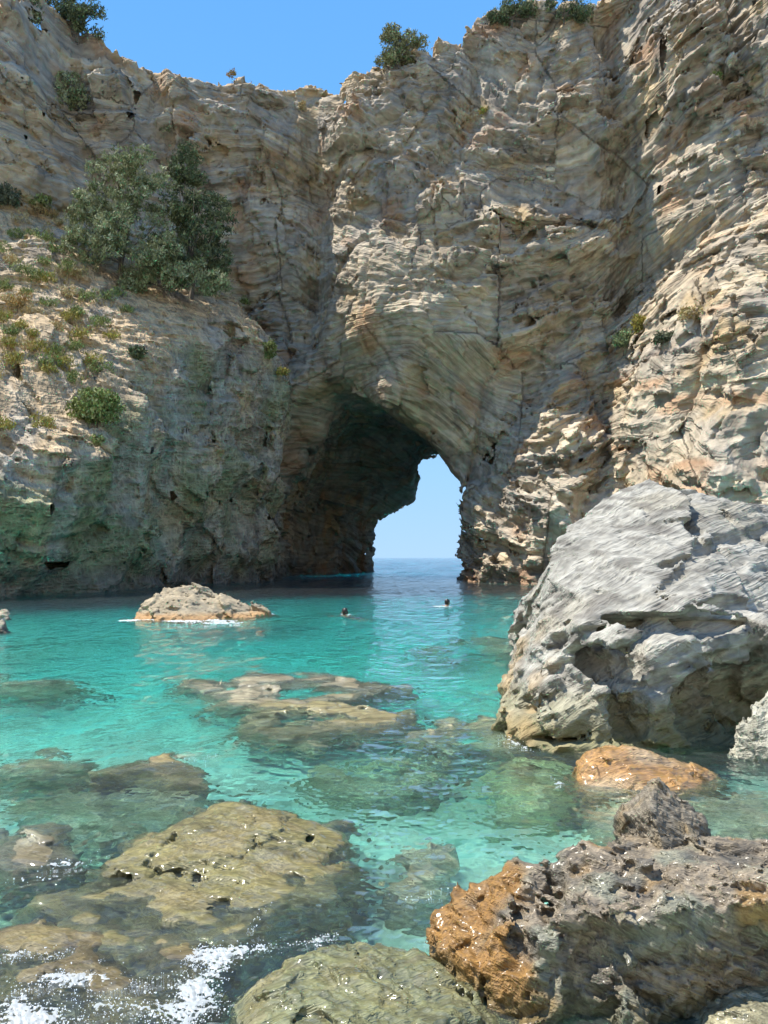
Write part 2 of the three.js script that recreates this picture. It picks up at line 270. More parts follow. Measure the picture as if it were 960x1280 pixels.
function beds(x, y, z, dip, dipZ, rough, seed) {
  const w1 = noise(x / 9 + seed, y / 9, z / 9), w2 = noise(x / 3.1, y / 3.1 + seed, z / 3.1);
  const b = y + dipOf(x, dip) + dipZ * z + 1.7 * w1 + 0.3 * w2 + 4.6 * facet(x / 8.5 + seed, y / 7.5, z / 14);       // each faulted block is tilted its own way
  const j = x * 0.9 + z * 0.5 + 0.9 * w2 + 0.25 * b;
  const ci = Math.floor(b / 1.35), cj = Math.floor(j / 2.3 + 0.37 * ci);
  const blk = hash3(ci, cj, seed | 0);                              // whole blocks set back or proud
  const ci2 = Math.floor(b / 0.42), cj2 = Math.floor(j / 0.95 + 0.61 * ci2), blk2 = hash3(ci2, cj2, 91);
  const bs = b * (0.85 + 0.35 * w1), fr = bs / 0.62 - Math.floor(bs / 0.62);
  const saw = fr * (hash3(Math.floor(bs / 0.62), cj2 >> 1, 17) * 0.5 + 0.5);  // ledge: undercut below, proud at its top edge
  const thin = noise1(b / 0.17, 5);
  const crack = Math.max(0, 0.08 - Math.abs(noise(x / 2.6 + 3, y / 4.2, z / 2.6))) * 4.5 + Math.max(0, 0.05 - Math.abs(noise(x / 6.5 + 11, y / 11, z / 6.5))) * 16;
  return rough * (0.44 * blk + 0.24 * blk2 + 0.34 * saw) + (0.05 + 0.07 * rough) * thin + (0.45 + 0.6 * rough) * facet(x / 2.7 + seed, b / 1.9, z / 2.7) + (0.1 + 0.3 * rough) * facet(x / 0.85, b / 0.5, z / 0.85) + 0.25 * w2 + 0.1 * noise(x / 0.37, y / 0.24, z / 0.37) - crack * (0.4 + 0.5 * rough);
}
function mixCol(o, c, t) { o[0] += (c[0] - o[0]) * t; o[1] += (c[1] - o[1]) * t; o[2] += (c[2] - o[2]) * t; }
const TAN = [0.43, 0.352, 0.255], GREY = [0.365, 0.325, 0.275], OCHRE = [0.48, 0.33, 0.155], DARK = [0.19, 0.165, 0.14], CREAM = [0.54, 0.47, 0.365], MOSS = [0.26, 0.27, 0.15], RUST = [0.48, 0.26, 0.13], SOIL = [0.55, 0.41, 0.25];
function rockColor(x, y, z, c, dipX, seed, wGrey, wCream) {
  const w1 = noise(x / 9 + seed, y / 9, z / 9), b = y + dipOf(x, dipX) + 1.7 * w1 + 4.6 * facet(x / 8.5 + seed, y / 7.5, z / 14);
  c[0] = TAN[0]; c[1] = TAN[1]; c[2] = TAN[2];
  mixCol(c, GREY, sstep(-0.25, 0.45, noise(x / 5.5 + 9, y / 4, z / 5.5) + wGrey));
  mixCol(c, CREAM, wCream * sstep(-0.5, 0.3, noise(x / 2.2, y / 1.6, z / 2.2 + 5)));
  mixCol(c, OCHRE, 0.55 * sstep(0.18, 0.62, noise(x / 4.2, y / 3 + 31, z / 4.2) + 0.25 * noise(x / 0.8, y / 1.5, z / 0.8)));
  mixCol(c, DARK, 0.55 * sstep(0.1, 0.6, noise(x / 1.5 + 40, y / 7, z / 1.5) + 0.3 * noise(x / 0.6, y / 1.2, z / 0.6)));   // dark water streaks run down the face
  const band = noise1(b / 0.5, 8) * 0.5 + noise1(b / 0.17, 9) * 0.5, pat = clamp(0.55 + 1.3 * noise(x / 5 + 20, y / 5, z / 5), 0.05, 1.4), f = 1 + 0.5 * pat * band + 0.24 * noise(x / 0.45, y / 0.26, z / 0.45) + 0.2 * facet(x / 1.4, y / 1.1, z / 1.4);
  c[0] *= f; c[1] *= f; c[2] *= f * (1 - 0.05 * band);
}
const toXYZ = (l) => l.map(([px, py, D]) => { const p = W(px, py, D); return [p[0], p[1], p[2]]; });

// --- the great wall with the arch
const wallPts = toXYZ([
  [-200, 60, 46], [0, 60, 51], [100, 100, 54], [200, 120, 57], [300, 140, 61], [365, 150, 63.5], [400, 150, 62], [440, 150, 59], [520, 120, 58.5], [600, 100, 57.5], [700, 80, 56], [770, 70, 55.5], [810, 60, 52.5], [900, 40, 49], [960, 40, 47], [1100, 40, 44],
  [-200, 250, 44], [0, 250, 50], [150, 300, 56], [300, 250, 62], [370, 250, 64], [398, 250, 63], [430, 250, 60], [500, 250, 58], [560, 250, 57], [650, 250, 56.5], [750, 250, 56], [790, 250, 54.5], [850, 250, 51], [950, 250, 47], [1100, 250, 43],
  [-200, 400, 44], [0, 400, 52], [200, 400, 60], [320, 390, 64.5], [380, 400, 63], [420, 400, 58.5], [460, 400, 55.5], [520, 400, 54], [580, 400, 53.8], [640, 400, 55], [690, 400, 57], [760, 400, 57], [800, 400, 56], [860, 400, 52], [950, 400, 47],
  [470, 340, 56], [540, 330, 54.5], [600, 340, 54.5], [440, 470, 58.5], [500, 480, 55.5], [560, 490, 55.3], [610, 490, 56.3], [650, 470, 57], [700, 470, 54], [760, 480, 53.5], [800, 480, 56.5], [860, 500, 51],
  [540, 550, 57.5], [575, 585, 58], [610, 560, 56.3], [650, 560, 52.5], [710, 560, 49.5], [760, 560, 50.5], [800, 560, 54.5], [860, 580, 48],
  [590, 640, 55.5], [625, 640, 51.5], [690, 640, 47.5], [760, 640, 48], [850, 640, 47],
  [588, 725, 56.5], [608, 725, 54], [635, 725, 51], [690, 725, 47], [780, 725, 45.5], [900, 725, 44], [300, 725, 66], [450, 725, 60], [100, 725, 60],
]);
// rough, proud zones of broken ledges (pixel centre, size, how far they stand out)
const zonesPx = [[500, 200, 45, 40, 1.3], [560, 250, 55, 35, 1.2], [620, 285, 60, 30, 1.4], [690, 310, 60, 34, 1.4], [600, 320, 50, 34, 1.0], [435, 120, 22, 60, 0.8], [445, 210, 22, 40, 0.6], [690, 400, 55, 40, 1.0], [730, 370, 60, 28, 0.8], [820, 110, 45, 60, 1.2], [800, 190, 45, 50, 1.1], [840, 250, 40, 34, 0.9], [930, 110, 45, 60, 1.0], [900, 60, 60, 30, 0.8], [640, 180, 40, 30, 0.6], [690, 150, 60, 30, 0.6],
  [60, 70, 26, 50, 1.1], [40, 160, 40, 26, 1.2], [90, 165, 36, 26, 0.8], [150, 130, 34, 40, 1.1], [215, 150, 40, 34, 1.0], [270, 185, 30, 24, 0.9], [20, 235, 60, 16, 1.2], [255, 105, 50, 14, 0.6], [640, 430, 34, 34, 0.8], [880, 180, 30, 40, 0.5]];
const zones = zonesPx.map(([px, py, rx, ry, a]) => { const D = 56, p = W(px, py, D); return [p[0], p[1], rx * D / F, ry * D / F, a]; });
const gullies = [[[765, 20], [772, 150], [786, 300], [800, 430], [782, 580], 2.6, 1.1], [[372, 110], [392, 230], [386, 330], [378, 400], 1.6, 0.9], [[850, 50], [882, 200], [905, 330], 1.6, 0.8], [[598, 40], [590, 140], [560, 190], 0.9, 0.7], [[100, 60], [108, 190], [140, 260], 1.4, 1.0], [[185, 80], [190, 210], 1.0, 0.8], [[700, 440], [640, 540], [600, 580], 0.8, 0.9], [[735, 470], [745, 560], [700, 650], 1.5, 0.9], [[850, 430], [820, 540], 1.4, 1.0], [[300, 90], [310, 200], 0.8, 0.7], [[640, 600], [660, 725], 0.9, 0.6]].map((l) => ({ d: l.at(-2), w: l.at(-1), p: l.slice(0, -2).map(([a, b]) => W(a, b, 56)) }));
const wallZ0 = scatterField(wallPts.map((p) => [p[0], p[1], p[2]]), -60, 52, -8, 52, 0.5, 1.5);
const zoneGrid = (() => { const x0 = -60, y0 = -8, s = 0.25, nx = 450, ny = 242, A = new Float32Array(nx * ny), R = new Float32Array(nx * ny);
  for (let i = 0; i < nx; i++) for (let j = 0; j < ny; j++) { const x = x0 + i * s, y = y0 + j * s; let a = 0, r = 0; for (const q of zones) { const e = Math.exp(-(((x - q[0]) / q[2]) ** 2 + ((y - q[1]) / q[3]) ** 2) * 1.1); if (e > 0.02) { a = Math.max(a, q[4] * e); r = Math.max(r, e); } } for (const q of gullies) for (let k = 0; k < q.p.length - 1; k++) { const u = q.p[k], v = q.p[k + 1], ex = v[0] - u[0], ey = v[1] - u[1], t = clamp(((x - u[0]) * ex + (y - u[1]) * ey) / (ex * ex + ey * ey), 0, 1), e = Math.hypot(x - u[0] - ex * t + 0.7 * noise(y / 2.2, x / 5, k), y - u[1] - ey * t); if (e < q.w * 1.6) a = Math.min(a, -q.d * (1 - e / (q.w * 1.6))); } A[i * ny + j] = a; R[i * ny + j] = r; }
  return (x, y, out) => { const i = clamp(Math.round((x - x0) / s), 0, nx - 1), j = clamp(Math.round((y - y0) / s), 0, ny - 1); out[0] = A[i * ny + j]; out[1] = R[i * ny + j]; }; })();
const topPts = [[-300, -30, 48], [0, 8, 52], [60, 8, 53], [118, 36, 54], [150, 58, 55], [180, 74, 56], [230, 80, 57], [290, 92, 60], [340, 105, 62], [368, 116, 63], [384, 114, 63], [400, 101, 61], [430, 94, 59.5], [470, 74, 59], [530, 62, 58.5], [588, 54, 58], [597, 28, 58], [640, 18, 57], [700, 14, 56], [770, 4, 56], [860, -60, 52], [1100, -120, 46]].map((q) => { const p = W(...q); p[1] += q[0] > 580 ? 1.3 : 0.7; return p; });
function topY(x) { if (x <= topPts[0][0]) return topPts[0][1]; for (let i = 0; i < topPts.length - 1; i++) if (x < topPts[i + 1][0]) return lerp(topPts[i][1], topPts[i + 1][1], (x - topPts[i][0]) / (topPts[i + 1][0] - topPts[i][0])); return topPts.at(-1)[1]; }
// the tunnel: outlines at three distances, joined
const tun = [[57, [[300, 790], [322, 398], [385, 437], [470, 500], [530, 548], [578, 606], [590, 790]]], [64, [[330, 790], [338, 640], [430, 505], [480, 512], [535, 545], [584, 590], [600, 790]]], [76, [[362, 790], [370, 640], [446, 540], [495, 538], [528, 545], [590, 570], [640, 790]]], [90, [[462, 790], [468, 655], [490, 640], [518, 622], [526, 572], [580, 562], [650, 790]]]]
  .map(([D, l]) => [-D, l.map(([a, b]) => { const p = W(a, b, D); return [p[0], p[1]]; })]);
function polySD(px, py, v) { let d = 1e9, s = 1; for (let i = 0, j = v.length - 1; i < v.length; j = i++) { const ex = v[j][0] - v[i][0], ey = v[j][1] - v[i][1], wx = px - v[i][0], wy = py - v[i][1], t = clamp((wx * ex + wy * ey) / (ex * ex + ey * ey), 0, 1), bx = wx - ex * t, by = wy - ey * t; d = Math.min(d, bx * bx + by * by); const c1 = py >= v[i][1], c2 = py < v[j][1], c3 = ex * wy > ey * wx; if ((c1 && c2 && c3) || (!c1 && !c2 && !c3)) s = -s; } return s * Math.sqrt(d); }
const tunBuf = Array.from({ length: 7 }, () => [0, 0]);
function tunnel(x, y, z) {
  if (x < -16 || x > 22 || y > 24) return 4;
  let i = 0; while (i < tun.length - 2 && z < tun[i + 1][0]) i++;
  const t = clamp((z - tun[i][0]) / (tun[i + 1][0] - tun[i][0]), i ? 0 : -0.6, 1), a = tun[i][1], b = tun[i + 1][1];
  for (let k = 0; k < 7; k++) { tunBuf[k][0] = lerp(a[k][0], b[k][0], t); tunBuf[k][1] = lerp(a[k][1], b[k][1], t); }
  return polySD(x, y, tunBuf);
}
const zz = [0, 0];
function wallBase(x, y, z) {
  const e = 0.5, z0 = wallZ0(x, y), gx = (wallZ0(x + e, y) - z0) / e, gy = (wallZ0(x, y + e) - z0) / e;
  zoneGrid(x, y, zz);
  let d = (z - z0 - zz[0]) / Math.sqrt(1 + gx * gx + gy * gy);
  const t0 = topY(x); if (y > t0 - 4) { const ty = t0 + 0.5 * noise(x / 2.4, 3, z / 2.4) + 0.25 * noise(x / 0.8, 5, z / 0.8) - 0.12 * Math.max(0, z0 - z);
  d = smax(d, (y - ty) * 0.9, 0.9); }
  return smax(d, -tunnel(x, y, z) * 0.9, 1.2);
}
// --- the headland on the near side of the arch
const headPts = toXYZ([[-250, 765, 28.5], [0, 752, 33], [100, 746, 36], [200, 737, 42.5], [250, 732, 48], [290, 729, 50], [335, 724, 56], [-250, 620, 28], [0, 620, 32], [60, 560, 33.5], [100, 600, 35.5], [160, 560, 38.5], [200, 600, 42.5], [230, 600, 46.5], [280, 580, 46], [322, 560, 51.5], [320, 650, 53], [345, 650, 57], [348, 520, 54], [355, 485, 53.5], [-250, 480, 33], [0, 500, 34.5], [60, 480, 37.5], [150, 440, 41.5], [250, 420, 46], [320, 420, 51], [345, 450, 54], [250, 300, 50], [100, 300, 45], [0, 300, 43]]);
const headZ = scatterField(headPts, -50, 4, -6, 34, 0.4, 1);
const slopePts = [[0, 565, 32], [60, 520, 36], [100, 480, 38.5], [150, 455, 41.5], [200, 420, 44], [250, 402, 47], [300, 402, 50], [345, 440, 55], [330, 405, 56], [0, 470, 36.5], [0, 380, 42], [0, 300, 47], [0, 255, 51], [60, 300, 47.5], [60, 400, 42], [110, 330, 48], [100, 420, 42], [200, 350, 50], [180, 300, 54], [290, 375, 54], [150, 260, 56], [-150, 560, 30], [-150, 400, 38], [-150, 260, 48], [360, 440, 60]].map((q) => { const p = W(...q); return [p[0], p[2], p[1]]; });
const slopeY = scatterField(slopePts, -50, 4, -70, -24, 0.4, 1.5);
const EDGE = [[-9, -7.6], [0, -7.6], [4.5, -8.1], [7.4, -8.5], [9.8, -8.2], [12.1, -7.6], [13.9, -7.0], [16.9, -7.9], [20, -9.5], [60, -20]];
function headEdge(y) { let i = 0; while (i < EDGE.length - 2 && y > EDGE[i + 1][0]) i++; return lerp(EDGE[i][1], EDGE[i + 1][1], (y - EDGE[i][0]) / (EDGE[i + 1][0] - EDGE[i][0])); }
const HOLES = [[210, 645, 43, 2.4], [245, 690, 47, 2.0], [300, 640, 51, 1.6]].map(([a, b, D, r]) => [...W(a, b, D), r]);      // dark hollows in the shaded face
function hollows(x, y, z) { let d = 0; for (const q of HOLES) { const e = Math.hypot(x - q[0], (y - q[1]) * 0.8, z - q[2]); if (e < q[3]) d += q[3] * 0.7 * sstep(q[3], q[3] * 0.3, e); } return d; }
function headBase(x, y, z) {
  const e = 0.4, z0 = headZ(x, y), gx = (headZ(x + e, y) - z0) / e, gy = (headZ(x, y + e) - z0) / e;
  const notch = 2.4 * sstep(2.2, 0.6, y + 0.8 * noise(x / 3, 1, z / 3));
  const d = (z - z0 + notch) / Math.sqrt(1 + gx * gx + gy * gy);
  const y0 = slopeY(x, z), sx = (slopeY(x + e, z) - y0) / e, sz = (slopeY(x, z + e) - y0) / e;
  return smax(smax(d, (y - y0) / Math.sqrt(1 + sx * sx + sz * sz), 1.6), 0.97 * (x - headEdge(y)) + 0.2 * (-57 - z) - 0.35 * noise(1, y / 2.2, z / 4), 1.3) + hollows(x, y, z);
}
const slopeMask = (x, y, z) => sstep(-1.6, -0.4, y - slopeY(x, z) + 0.7 * noise(x / 1.7, y / 1.7, z / 1.7));
// --- the flank to the right, nearer than the wall
const fN1 = new THREE.Vector3(-0.22, 0.3, 0.93).normalize(), fN2 = new THREE.Vector3(-0.78, 0.56, 0.28).normalize(), fN3 = new THREE.Vector3(-0.93, 0.22, 0.28).normalize(), fA = W(900, 520, 41), fB = W(870, 405, 45), fC = W(835, 540, 46);
const flankBase = (x, y, z) => smax(fN3.x * (x - fC[0]) + fN3.y * (y - fC[1]) + fN3.z * (z - fC[2]) - 0.8 * noise(x / 4 + 5, y / 4, z / 4), smax(fN1.x * (x - fA[0]) + fN1.y * (y - fA[1]) + fN1.z * (z - fA[2]) - 0.9 * noise(x / 5, y / 3.5, z / 5), fN2.x * (x - fB[0]) + fN2.y * (y - fB[1]) + fN2.z * (z - fB[2]) - 0.9 * noise(x / 4, y / 4, z / 4 + 9), 1.6), 1.5);

// what a viewer near the camera could see is meshed finely; the mass behind it coarsely, as a solid core a little inside
const EYES = [[-2.5, 1.6, 0], [0, EYE, 0], [2.5, 2.4, 0]];
function seen(x, y, z) {
  if (Math.abs(x) > -z * 0.54 + 4 || y > -z * 0.76 + 4) return false;
  for (const e of EYES) {
    const L = Math.hypot(e[0] - x, e[1] - y, e[2] - z), dx = (e[0] - x) / L, dy = (e[1] - y) / L, dz = (e[2] - z) / L; let free = true;
    for (let s = 1.6; s < 60 && free; s += 1.2) { const a = x + dx * s, b = y + dy * s, c = z + dz * s; if (c > -27) break; if ((a < 0 && headBase(a, b, c) < -0.9) || (a > 4 && flankBase(a, b, c) < -0.9) || wallBase(a, b, c) < -0.9) free = false; }
    if (free) return true;
  }
  return false;
}
function massif(o, name, label, category, mat = farRock) {
  const fine = meshField({ ...o, keep: seen, tol: 0.5 }), lo = o.coreMin ?? o.min, hi = o.coreMax ?? o.max, inset = (x, y, z) => Math.max(o.base(x, y, z) + 1.1, lo[0] + 1.5 - x, x - hi[0] + 1.5, lo[2] + 1.5 - z, lo[1] + 0.8 - y);
  const core = meshField({ min: lo, max: hi, h: 0.7, base: inset, full: inset, margin: 1, color: o.color });
  structure(mergeGeometries([fine, core]), mat, name, label, category);
}
{
  const full = (x, y, z) => { const d = wallBase(x, y, z); if (d > 2.4 || d < -2.4) return d;
    zoneGrid(x, y, zz);
    const lit = sstep(-1, 1.5, x - 5.2 - Math.max(0, (y - 3) * 0.55)) * sstep(17, 13, y + 0.1 * x);              // the rough foot to the right of the arch
    const lintel = Math.exp(-(((x + 0.5) / 9) ** 2 + ((y - 13) / 6) ** 2));
    const r = clamp(0.34 + 0.45 * sstep(-0.2, 0.45, noise(x / 6 + 2, y / 5, z / 9)) + 1.2 * zz[1] + 0.9 * lit - 0.45 * lintel, 0.06, 1.5);
    return d - 0.85 * beds(x, y, z, 0, 0.1, r, 1); };
  massif({ uv: bedUV(0, 0.1, 1), min: [-40, -2.5, -93], max: [34, 46, -40], h: 0.148, base: wallBase, full, margin: 1.6,
    color: (x, y, z, c) => { const lintel = Math.exp(-(((x + 0.5) / 9) ** 2 + ((y - 13) / 6) ** 2));
      rockColor(x, y, z, c, 0, 1, 0.05, 0.5);
      mixCol(c, MOSS, 0.45 * lintel * sstep(-0.3, 0.4, noise(x / 3, y / 3, z / 3 + 8)));
      mixCol(c, DARK, 0.75 * sstep(1.5, 0.3, y + 0.8 * noise(x / 1.3, 2, z / 1.3)));                             // dark algae belt along the waterline
      mixCol(c, RUST, 0.5 * sstep(0.2, 0.6, noise(x / 2.5 + 40, y / 2.5, z / 5)));
      const ty = topY(x); mixCol(c, SOIL, 0.8 * sstep(-1.3, -0.2, y - ty + 0.6 * noise(x / 1.5, 4, z / 1.5))); }, coreMin: [-50, -2.5, -93], coreMax: [45, 50, -38] }, 'cliff', 'tall banded cliff pierced by the sea arch', 'cliff');
}
{
  const full = (x, y, z) => { const d = headBase(x, y, z); if (d > 2.2 || d < -2.2) return d;
    const s = slopeMask(x, y, z), r = lerp(0.35 + 0.5 * sstep(-0.1, 0.4, noise(x / 4, y / 4, z / 4 + 3)), 0.65, s);
    return d - lerp(0.75, 0.5, s) * beds(x, y, z, 0.3, -0.1, r, 4) - (1.0 * noise(x / 2.6, y / 4.5, z / 2.6) + 1.1 * facet(x / 3.6, y / 4, z / 3.6 + 2)) * (1 - s); };
  massif({ uv: (x, y, z, o) => { o[0] = 0.75 * x - 0.66 * z; o[1] = y + 0.2 * x + 0.3 * z; }, min: [-30, -2.5, -66], max: [-4, 30, -26], h: 0.124, base: headBase, full, margin: 1.5,
    color: (x, y, z, c) => { const s = slopeMask(x, y, z); rockColor(x, y, z, c, 0.3, 4, 0.15, 0.15);
      mixCol(c, [0.36, 0.36, 0.33], 0.6 * (1 - s) * sstep(0.0, 0.4, noise(x / 1.6 + 3, y / 5, z / 1.6))); mixCol(c, OCHRE, 0.5 * (1 - s) * sstep(0.1, 0.5, noise(x / 2.1 + 8, y / 2.6, z / 2.1))); mixCol(c, MOSS, 0.75 * (1 - s) * sstep(-0.1, 0.5, noise(x / 2.6, y / 3.5, z / 2.6 + 4) + 0.2 * sstep(9, 3, y)));
      mixCol(c, SOIL, 0.8 * s * sstep(-0.35, 0.15, noise(x / 2.2, y / 2.2, z / 2.2 + 11) + 0.15));
      mixCol(c, DARK, 0.85 * sstep(1.7, 0.4, y + 0.8 * noise(x / 1.3, 2, z / 1.3))); } }, 'headland', 'shaded rocky headland with a shrubby slope beside the arch', 'headland', headRock);
}
{
  const full = (x, y, z) => { const d = flankBase(x, y, z); return d > 2.2 || d < -2.2 ? d : d - 0.75 * beds(x, y, z, -0.2, 0.1, 0.7, 6); };
  massif({ uv: bedUV(-0.2, 0.1, 6), min: [6, -2.5, -56], max: [32, 30, -30], h: 0.122, base: flankBase, full, margin: 1.5,
    color: (x, y, z, c) => { rockColor(x, y, z, c, -0.2, 6, 0.0, 0.5); mixCol(c, RUST, 0.55 * sstep(0.1, 0.55, noise(x / 4, y / 1.2, z / 4 + 2) + 0.25 * sstep(9, 5, y))); }, coreMax: [44, 34, -28] }, 'cliff_flank', 'warm sunlit cliff flank rising behind the big grey boulder', 'cliff');
}
{ // the shore and the hillside behind the viewer close the cove
  const P = [], I = [], C = [], U = [], nx = 120, nz = 60;
  for (let j = 0; j <= nz; j++) for (let i = 0; i <= nx; i++) {
    const x = (i / nx * 2 - 1) * 130, s = j / nz, z = 1.6 + 130 * s * s, rise = z - 1.6 - 0.0;
    const y = -0.9 + Math.min(rise * 0.25, 1.5) + Math.max(0, rise - 12) * 0.8 + Math.min(1, rise / 6) * (1.2 * noise(x / 9, z / 9, 1) + 0.4 * noise(x / 2.5, z / 2.5, 4));
    P.push(x, Math.min(y, 75 + 3 * noise(x / 20, 1, 1)), z); U.push(x, z);
    const veg = sstep(0.1, 0.45, noise(x / 7, z / 7, 12)) * sstep(6, 14, rise); const k = 0.9 + 0.25 * noise(x / 3, z / 3, 2); C.push(k * lerp(0.52, 0.16, veg), k * lerp(0.43, 0.16, veg), k * lerp(0.29, 0.08, veg));
  }
  for (let j = 0; j < nz; j++) for (let i = 0; i < nx; i++) { const a = j * (nx + 1) + i, b = a + 1, c = a + nx + 1, d = c + 1; I.push(a, c, b, b, c, d); }
  const g = new THREE.BufferGeometry(); g.setAttribute('position', new THREE.Float32BufferAttribute(P, 3)); g.setAttribute('color', new THREE.Float32BufferAttribute(C, 3)); g.setAttribute('uv', new THREE.Float32BufferAttribute(U, 2)); g.setIndex(I); g.computeVertexNormals();
  structure(g, sandMat, 'hillside', 'pale stony shore and hillside closing the cove behind the beach', 'hillside');
}

// ---------------------------------------------------------------- boulders and rocks in the water
function worley(x, y, z) { let m = 9; const i = Math.floor(x), j = Math.floor(y), k = Math.floor(z); for (let a = -1; a < 2; a++) for (let b = -1; b < 2; b++) for (let c = -1; c < 2; c++) { const X = i + a, Y = j + b, Z = k + c, h = hash3(X, Y, Z) * 0.42 + 0.5, h2 = hash3(X + 71, Y, Z) * 0.42 + 0.5, h3 = hash3(X, Y + 37, Z) * 0.42 + 0.5, d = (X + h - x) ** 2 + (Y + h2 - y) ** 2 + (Z + h3 - z) ** 2; if (d < m) m = d; } return Math.sqrt(m); }
function layered(n, s, seed, rough) {                               // schist: crisp sheets square to n, broken edges, flat chipped faces
  const N = new THREE.Vector3(...n).normalize(), X = new THREE.Vector3(1, 0, 0.2).cross(N).normalize(), Z = new THREE.Vector3().crossVectors(N, X), k = 1 / s;
  const f = (x, y, z) => {
    const u = (x * X.x + y * X.y + z * X.z) * k, v = (x * Z.x + y * Z.y + z * Z.z) * k, w1 = noise(u / 7 + seed, v / 7, (x + y) * k / 9), b = (x * N.x + y * N.y + z * N.z) * k + 0.7 * w1;
    const e = 0.35 * noise(u / 1.6, v / 1.6, b / 2 + seed), i = Math.floor(b / 1.2), i2 = Math.floor(b / 0.4 + 0.3), j = Math.floor(u / 2.6 + e + 0.37 * i), l = Math.floor(v / 2.6 - e + 0.53 * i), j2 = Math.floor(u / 1.1 + e + 0.61 * i2), l2 = Math.floor(v / 1.1 + e + 0.29 * i2);
    const crack = Math.max(0, 0.07 - Math.abs(noise(u / 4 + 3 + seed, b / 1.5, v / 4))) * 6;
    return s * (rough * (0.34 * hash3(i, j, l + seed) + 0.2 * hash3(i2, j2, l2 + seed)) + 1.2 * facet(u / 4.5, b / 3, v / 4.5 + seed) + 0.28 * facet(u / 1.1, b / 0.6, v / 1.1) + 0.12 * noise1(b / 0.22, 5) + 0.12 * noise(u / 0.5, b / 0.3, v / 0.5) - crack);
  };
  f.uv = (x, y, z, o) => { const u = (x * X.x + y * X.y + z * X.z) * k, v = (x * Z.x + y * Z.y + z * Z.z) * k, w1 = noise(u / 7 + seed, v / 7, (x + y) * k / 9); o[0] = (u + 0.6 * v) * s; o[1] = x * N.x + y * N.y + z * N.z + 0.7 * s * w1; };
  return f;
}
function onBed(px, py, y) {                                         // where a pixel's ray meets depth y after bending at the surface
  const v = (640 - py) / F, d = new THREE.Vector3((px - 480) / F, v * cP + sP, -(cP - v * sP)).normalize(), t = -EYE / d.y, p = [d.x * t, 0, d.z * t];
  if (y >= 0) return onSea(px, py, y);
  const hx = d.x / 1.333, hz = d.z / 1.333, hy = Math.sqrt(1 - hx * hx - hz * hz), k = -y / hy; return [p[0] + hx * k, y, p[2] + hz * k];
}
function rock(o) {
  const pts = o.points, base0 = hullField(pts, o.round ?? 0.1), lo = [9e9, 9e9, 9e9], hi = [-9e9, -9e9, -9e9], m = o.pad ?? 0.15;
  for (const p of pts) for (let c = 0; c < 3; c++) { lo[c] = Math.min(lo[c], p[c] - m); hi[c] = Math.max(hi[c], p[c] + m); }
  const extra = (o.hulls ?? []).map((q) => hullField(q, o.round ?? 0.1));
  for (const q of o.hulls ?? []) for (const p of q) for (let c = 0; c < 3; c++) { lo[c] = Math.min(lo[c], p[c] - m); hi[c] = Math.max(hi[c], p[c] + m); }
  const base = (x, y, z) => { let d = base0(x, y, z); for (const e of extra) d = smin(d, e(x, y, z), o.blend ?? 0.12);
    for (const q of o.pits ?? []) { const ax = (x - q[0]) / q[3], ay = (y - q[1]) / q[4], az = (z - q[2]) / q[5], r = Math.sqrt(ax * ax + ay * ay + az * az) + 1e-6, r1 = Math.hypot(ax / q[3], ay / q[4], az / q[5]) + 1e-6; d = smax(d, r * (1 - r) / r1, o.pitBlend ?? 0.06); } return d; };
  const cuts = (o.cuts ?? []).map((l) => ({ r: l.at(-1), p: l.slice(0, -1).map(([px, py]) => { for (let D = 2; D < 14; D += 0.02) { const p = W(px, py, D); if (base(...p) < 0) return p; } return W(px, py, 8); }) }));
  const full = (x, y, z) => { let d = base(x, y, z); if (d > -0.4) for (const q of cuts) for (let k = 0; k < q.p.length - 1; k++) { const u = q.p[k], v = q.p[k + 1], ex = v[0] - u[0], ey = v[1] - u[1], ez = v[2] - u[2], t = clamp(((x - u[0]) * ex + (y - u[1]) * ey + (z - u[2]) * ez) / (ex * ex + ey * ey + ez * ez), 0, 1), e = Math.hypot(x - u[0] - ex * t, y - u[1] - ey * t, z - u[2] - ez * t) + q.r * noise(x / (q.r * 4), y / (q.r * 4), z / (q.r * 4)); d = Math.max(d, q.r - e); } return d > m * 2 || d < -m * 2 ? d : d - o.relief(x, y, z); };
  const cutLow = o.floor ?? -1.6;
  const lo2 = [lo[0], Math.max(lo[1], cutLow), lo[2]], deep = -(o.round ?? 0.1) * 0.5 - m * 0.35, size = Math.hypot(hi[0] - lo[0], hi[1] - lo[1], hi[2] - lo[2]);
  const keep = (x, y, z) => { for (const e of [[-2.5, 1.6, 0], [0, EYE, 0], [2.5, 2.4, 0]]) { const L = Math.hypot(e[0] - x, e[1] - y, e[2] - z), n = 14; let free = true; for (let i = 1; i <= n && free; i++) { const s = i / n * Math.min(size * 0.8, L); if (base(x + (e[0] - x) / L * s, y + (e[1] - y) / L * s, z + (e[2] - z) / L * s) < deep) free = false; } if (free) return true; } return false; };
  const inset = (x, y, z) => Math.max(base(x, y, z) + m * 0.45 + o.h, lo2[1] + o.h * 4 - y);
  const fine = meshField({ min: lo2, max: hi, h: o.h, base, full, margin: m, color: o.color, keep, uv: o.uv, tol: o.h * 4 }), core = meshField({ min: lo2, max: hi, h: Math.min(o.h * 5, size / 14), base: inset, full: inset, margin: m, color: o.color, uv: o.uv });
  const g = core.index && core.index.count ? mergeGeometries([fine, core]) : fine;
  return thing(g, o.mat, o.name, o.label, 'rock', o.group);
}
const tone = (c, base, x, y, z, s, amp) => { const f = 1 + amp * noise(x / s, y / s, z / s) + amp * 0.8 * noise(x * 3.1 / s, y * 3.1 / s, z * 3.1 / s); c[0] = base[0] * f; c[1] = base[1] * f; c[2] = base[2] * f; };
const down = (p, y, k = 1.12) => [p[0] * k, y, p[2] * k];

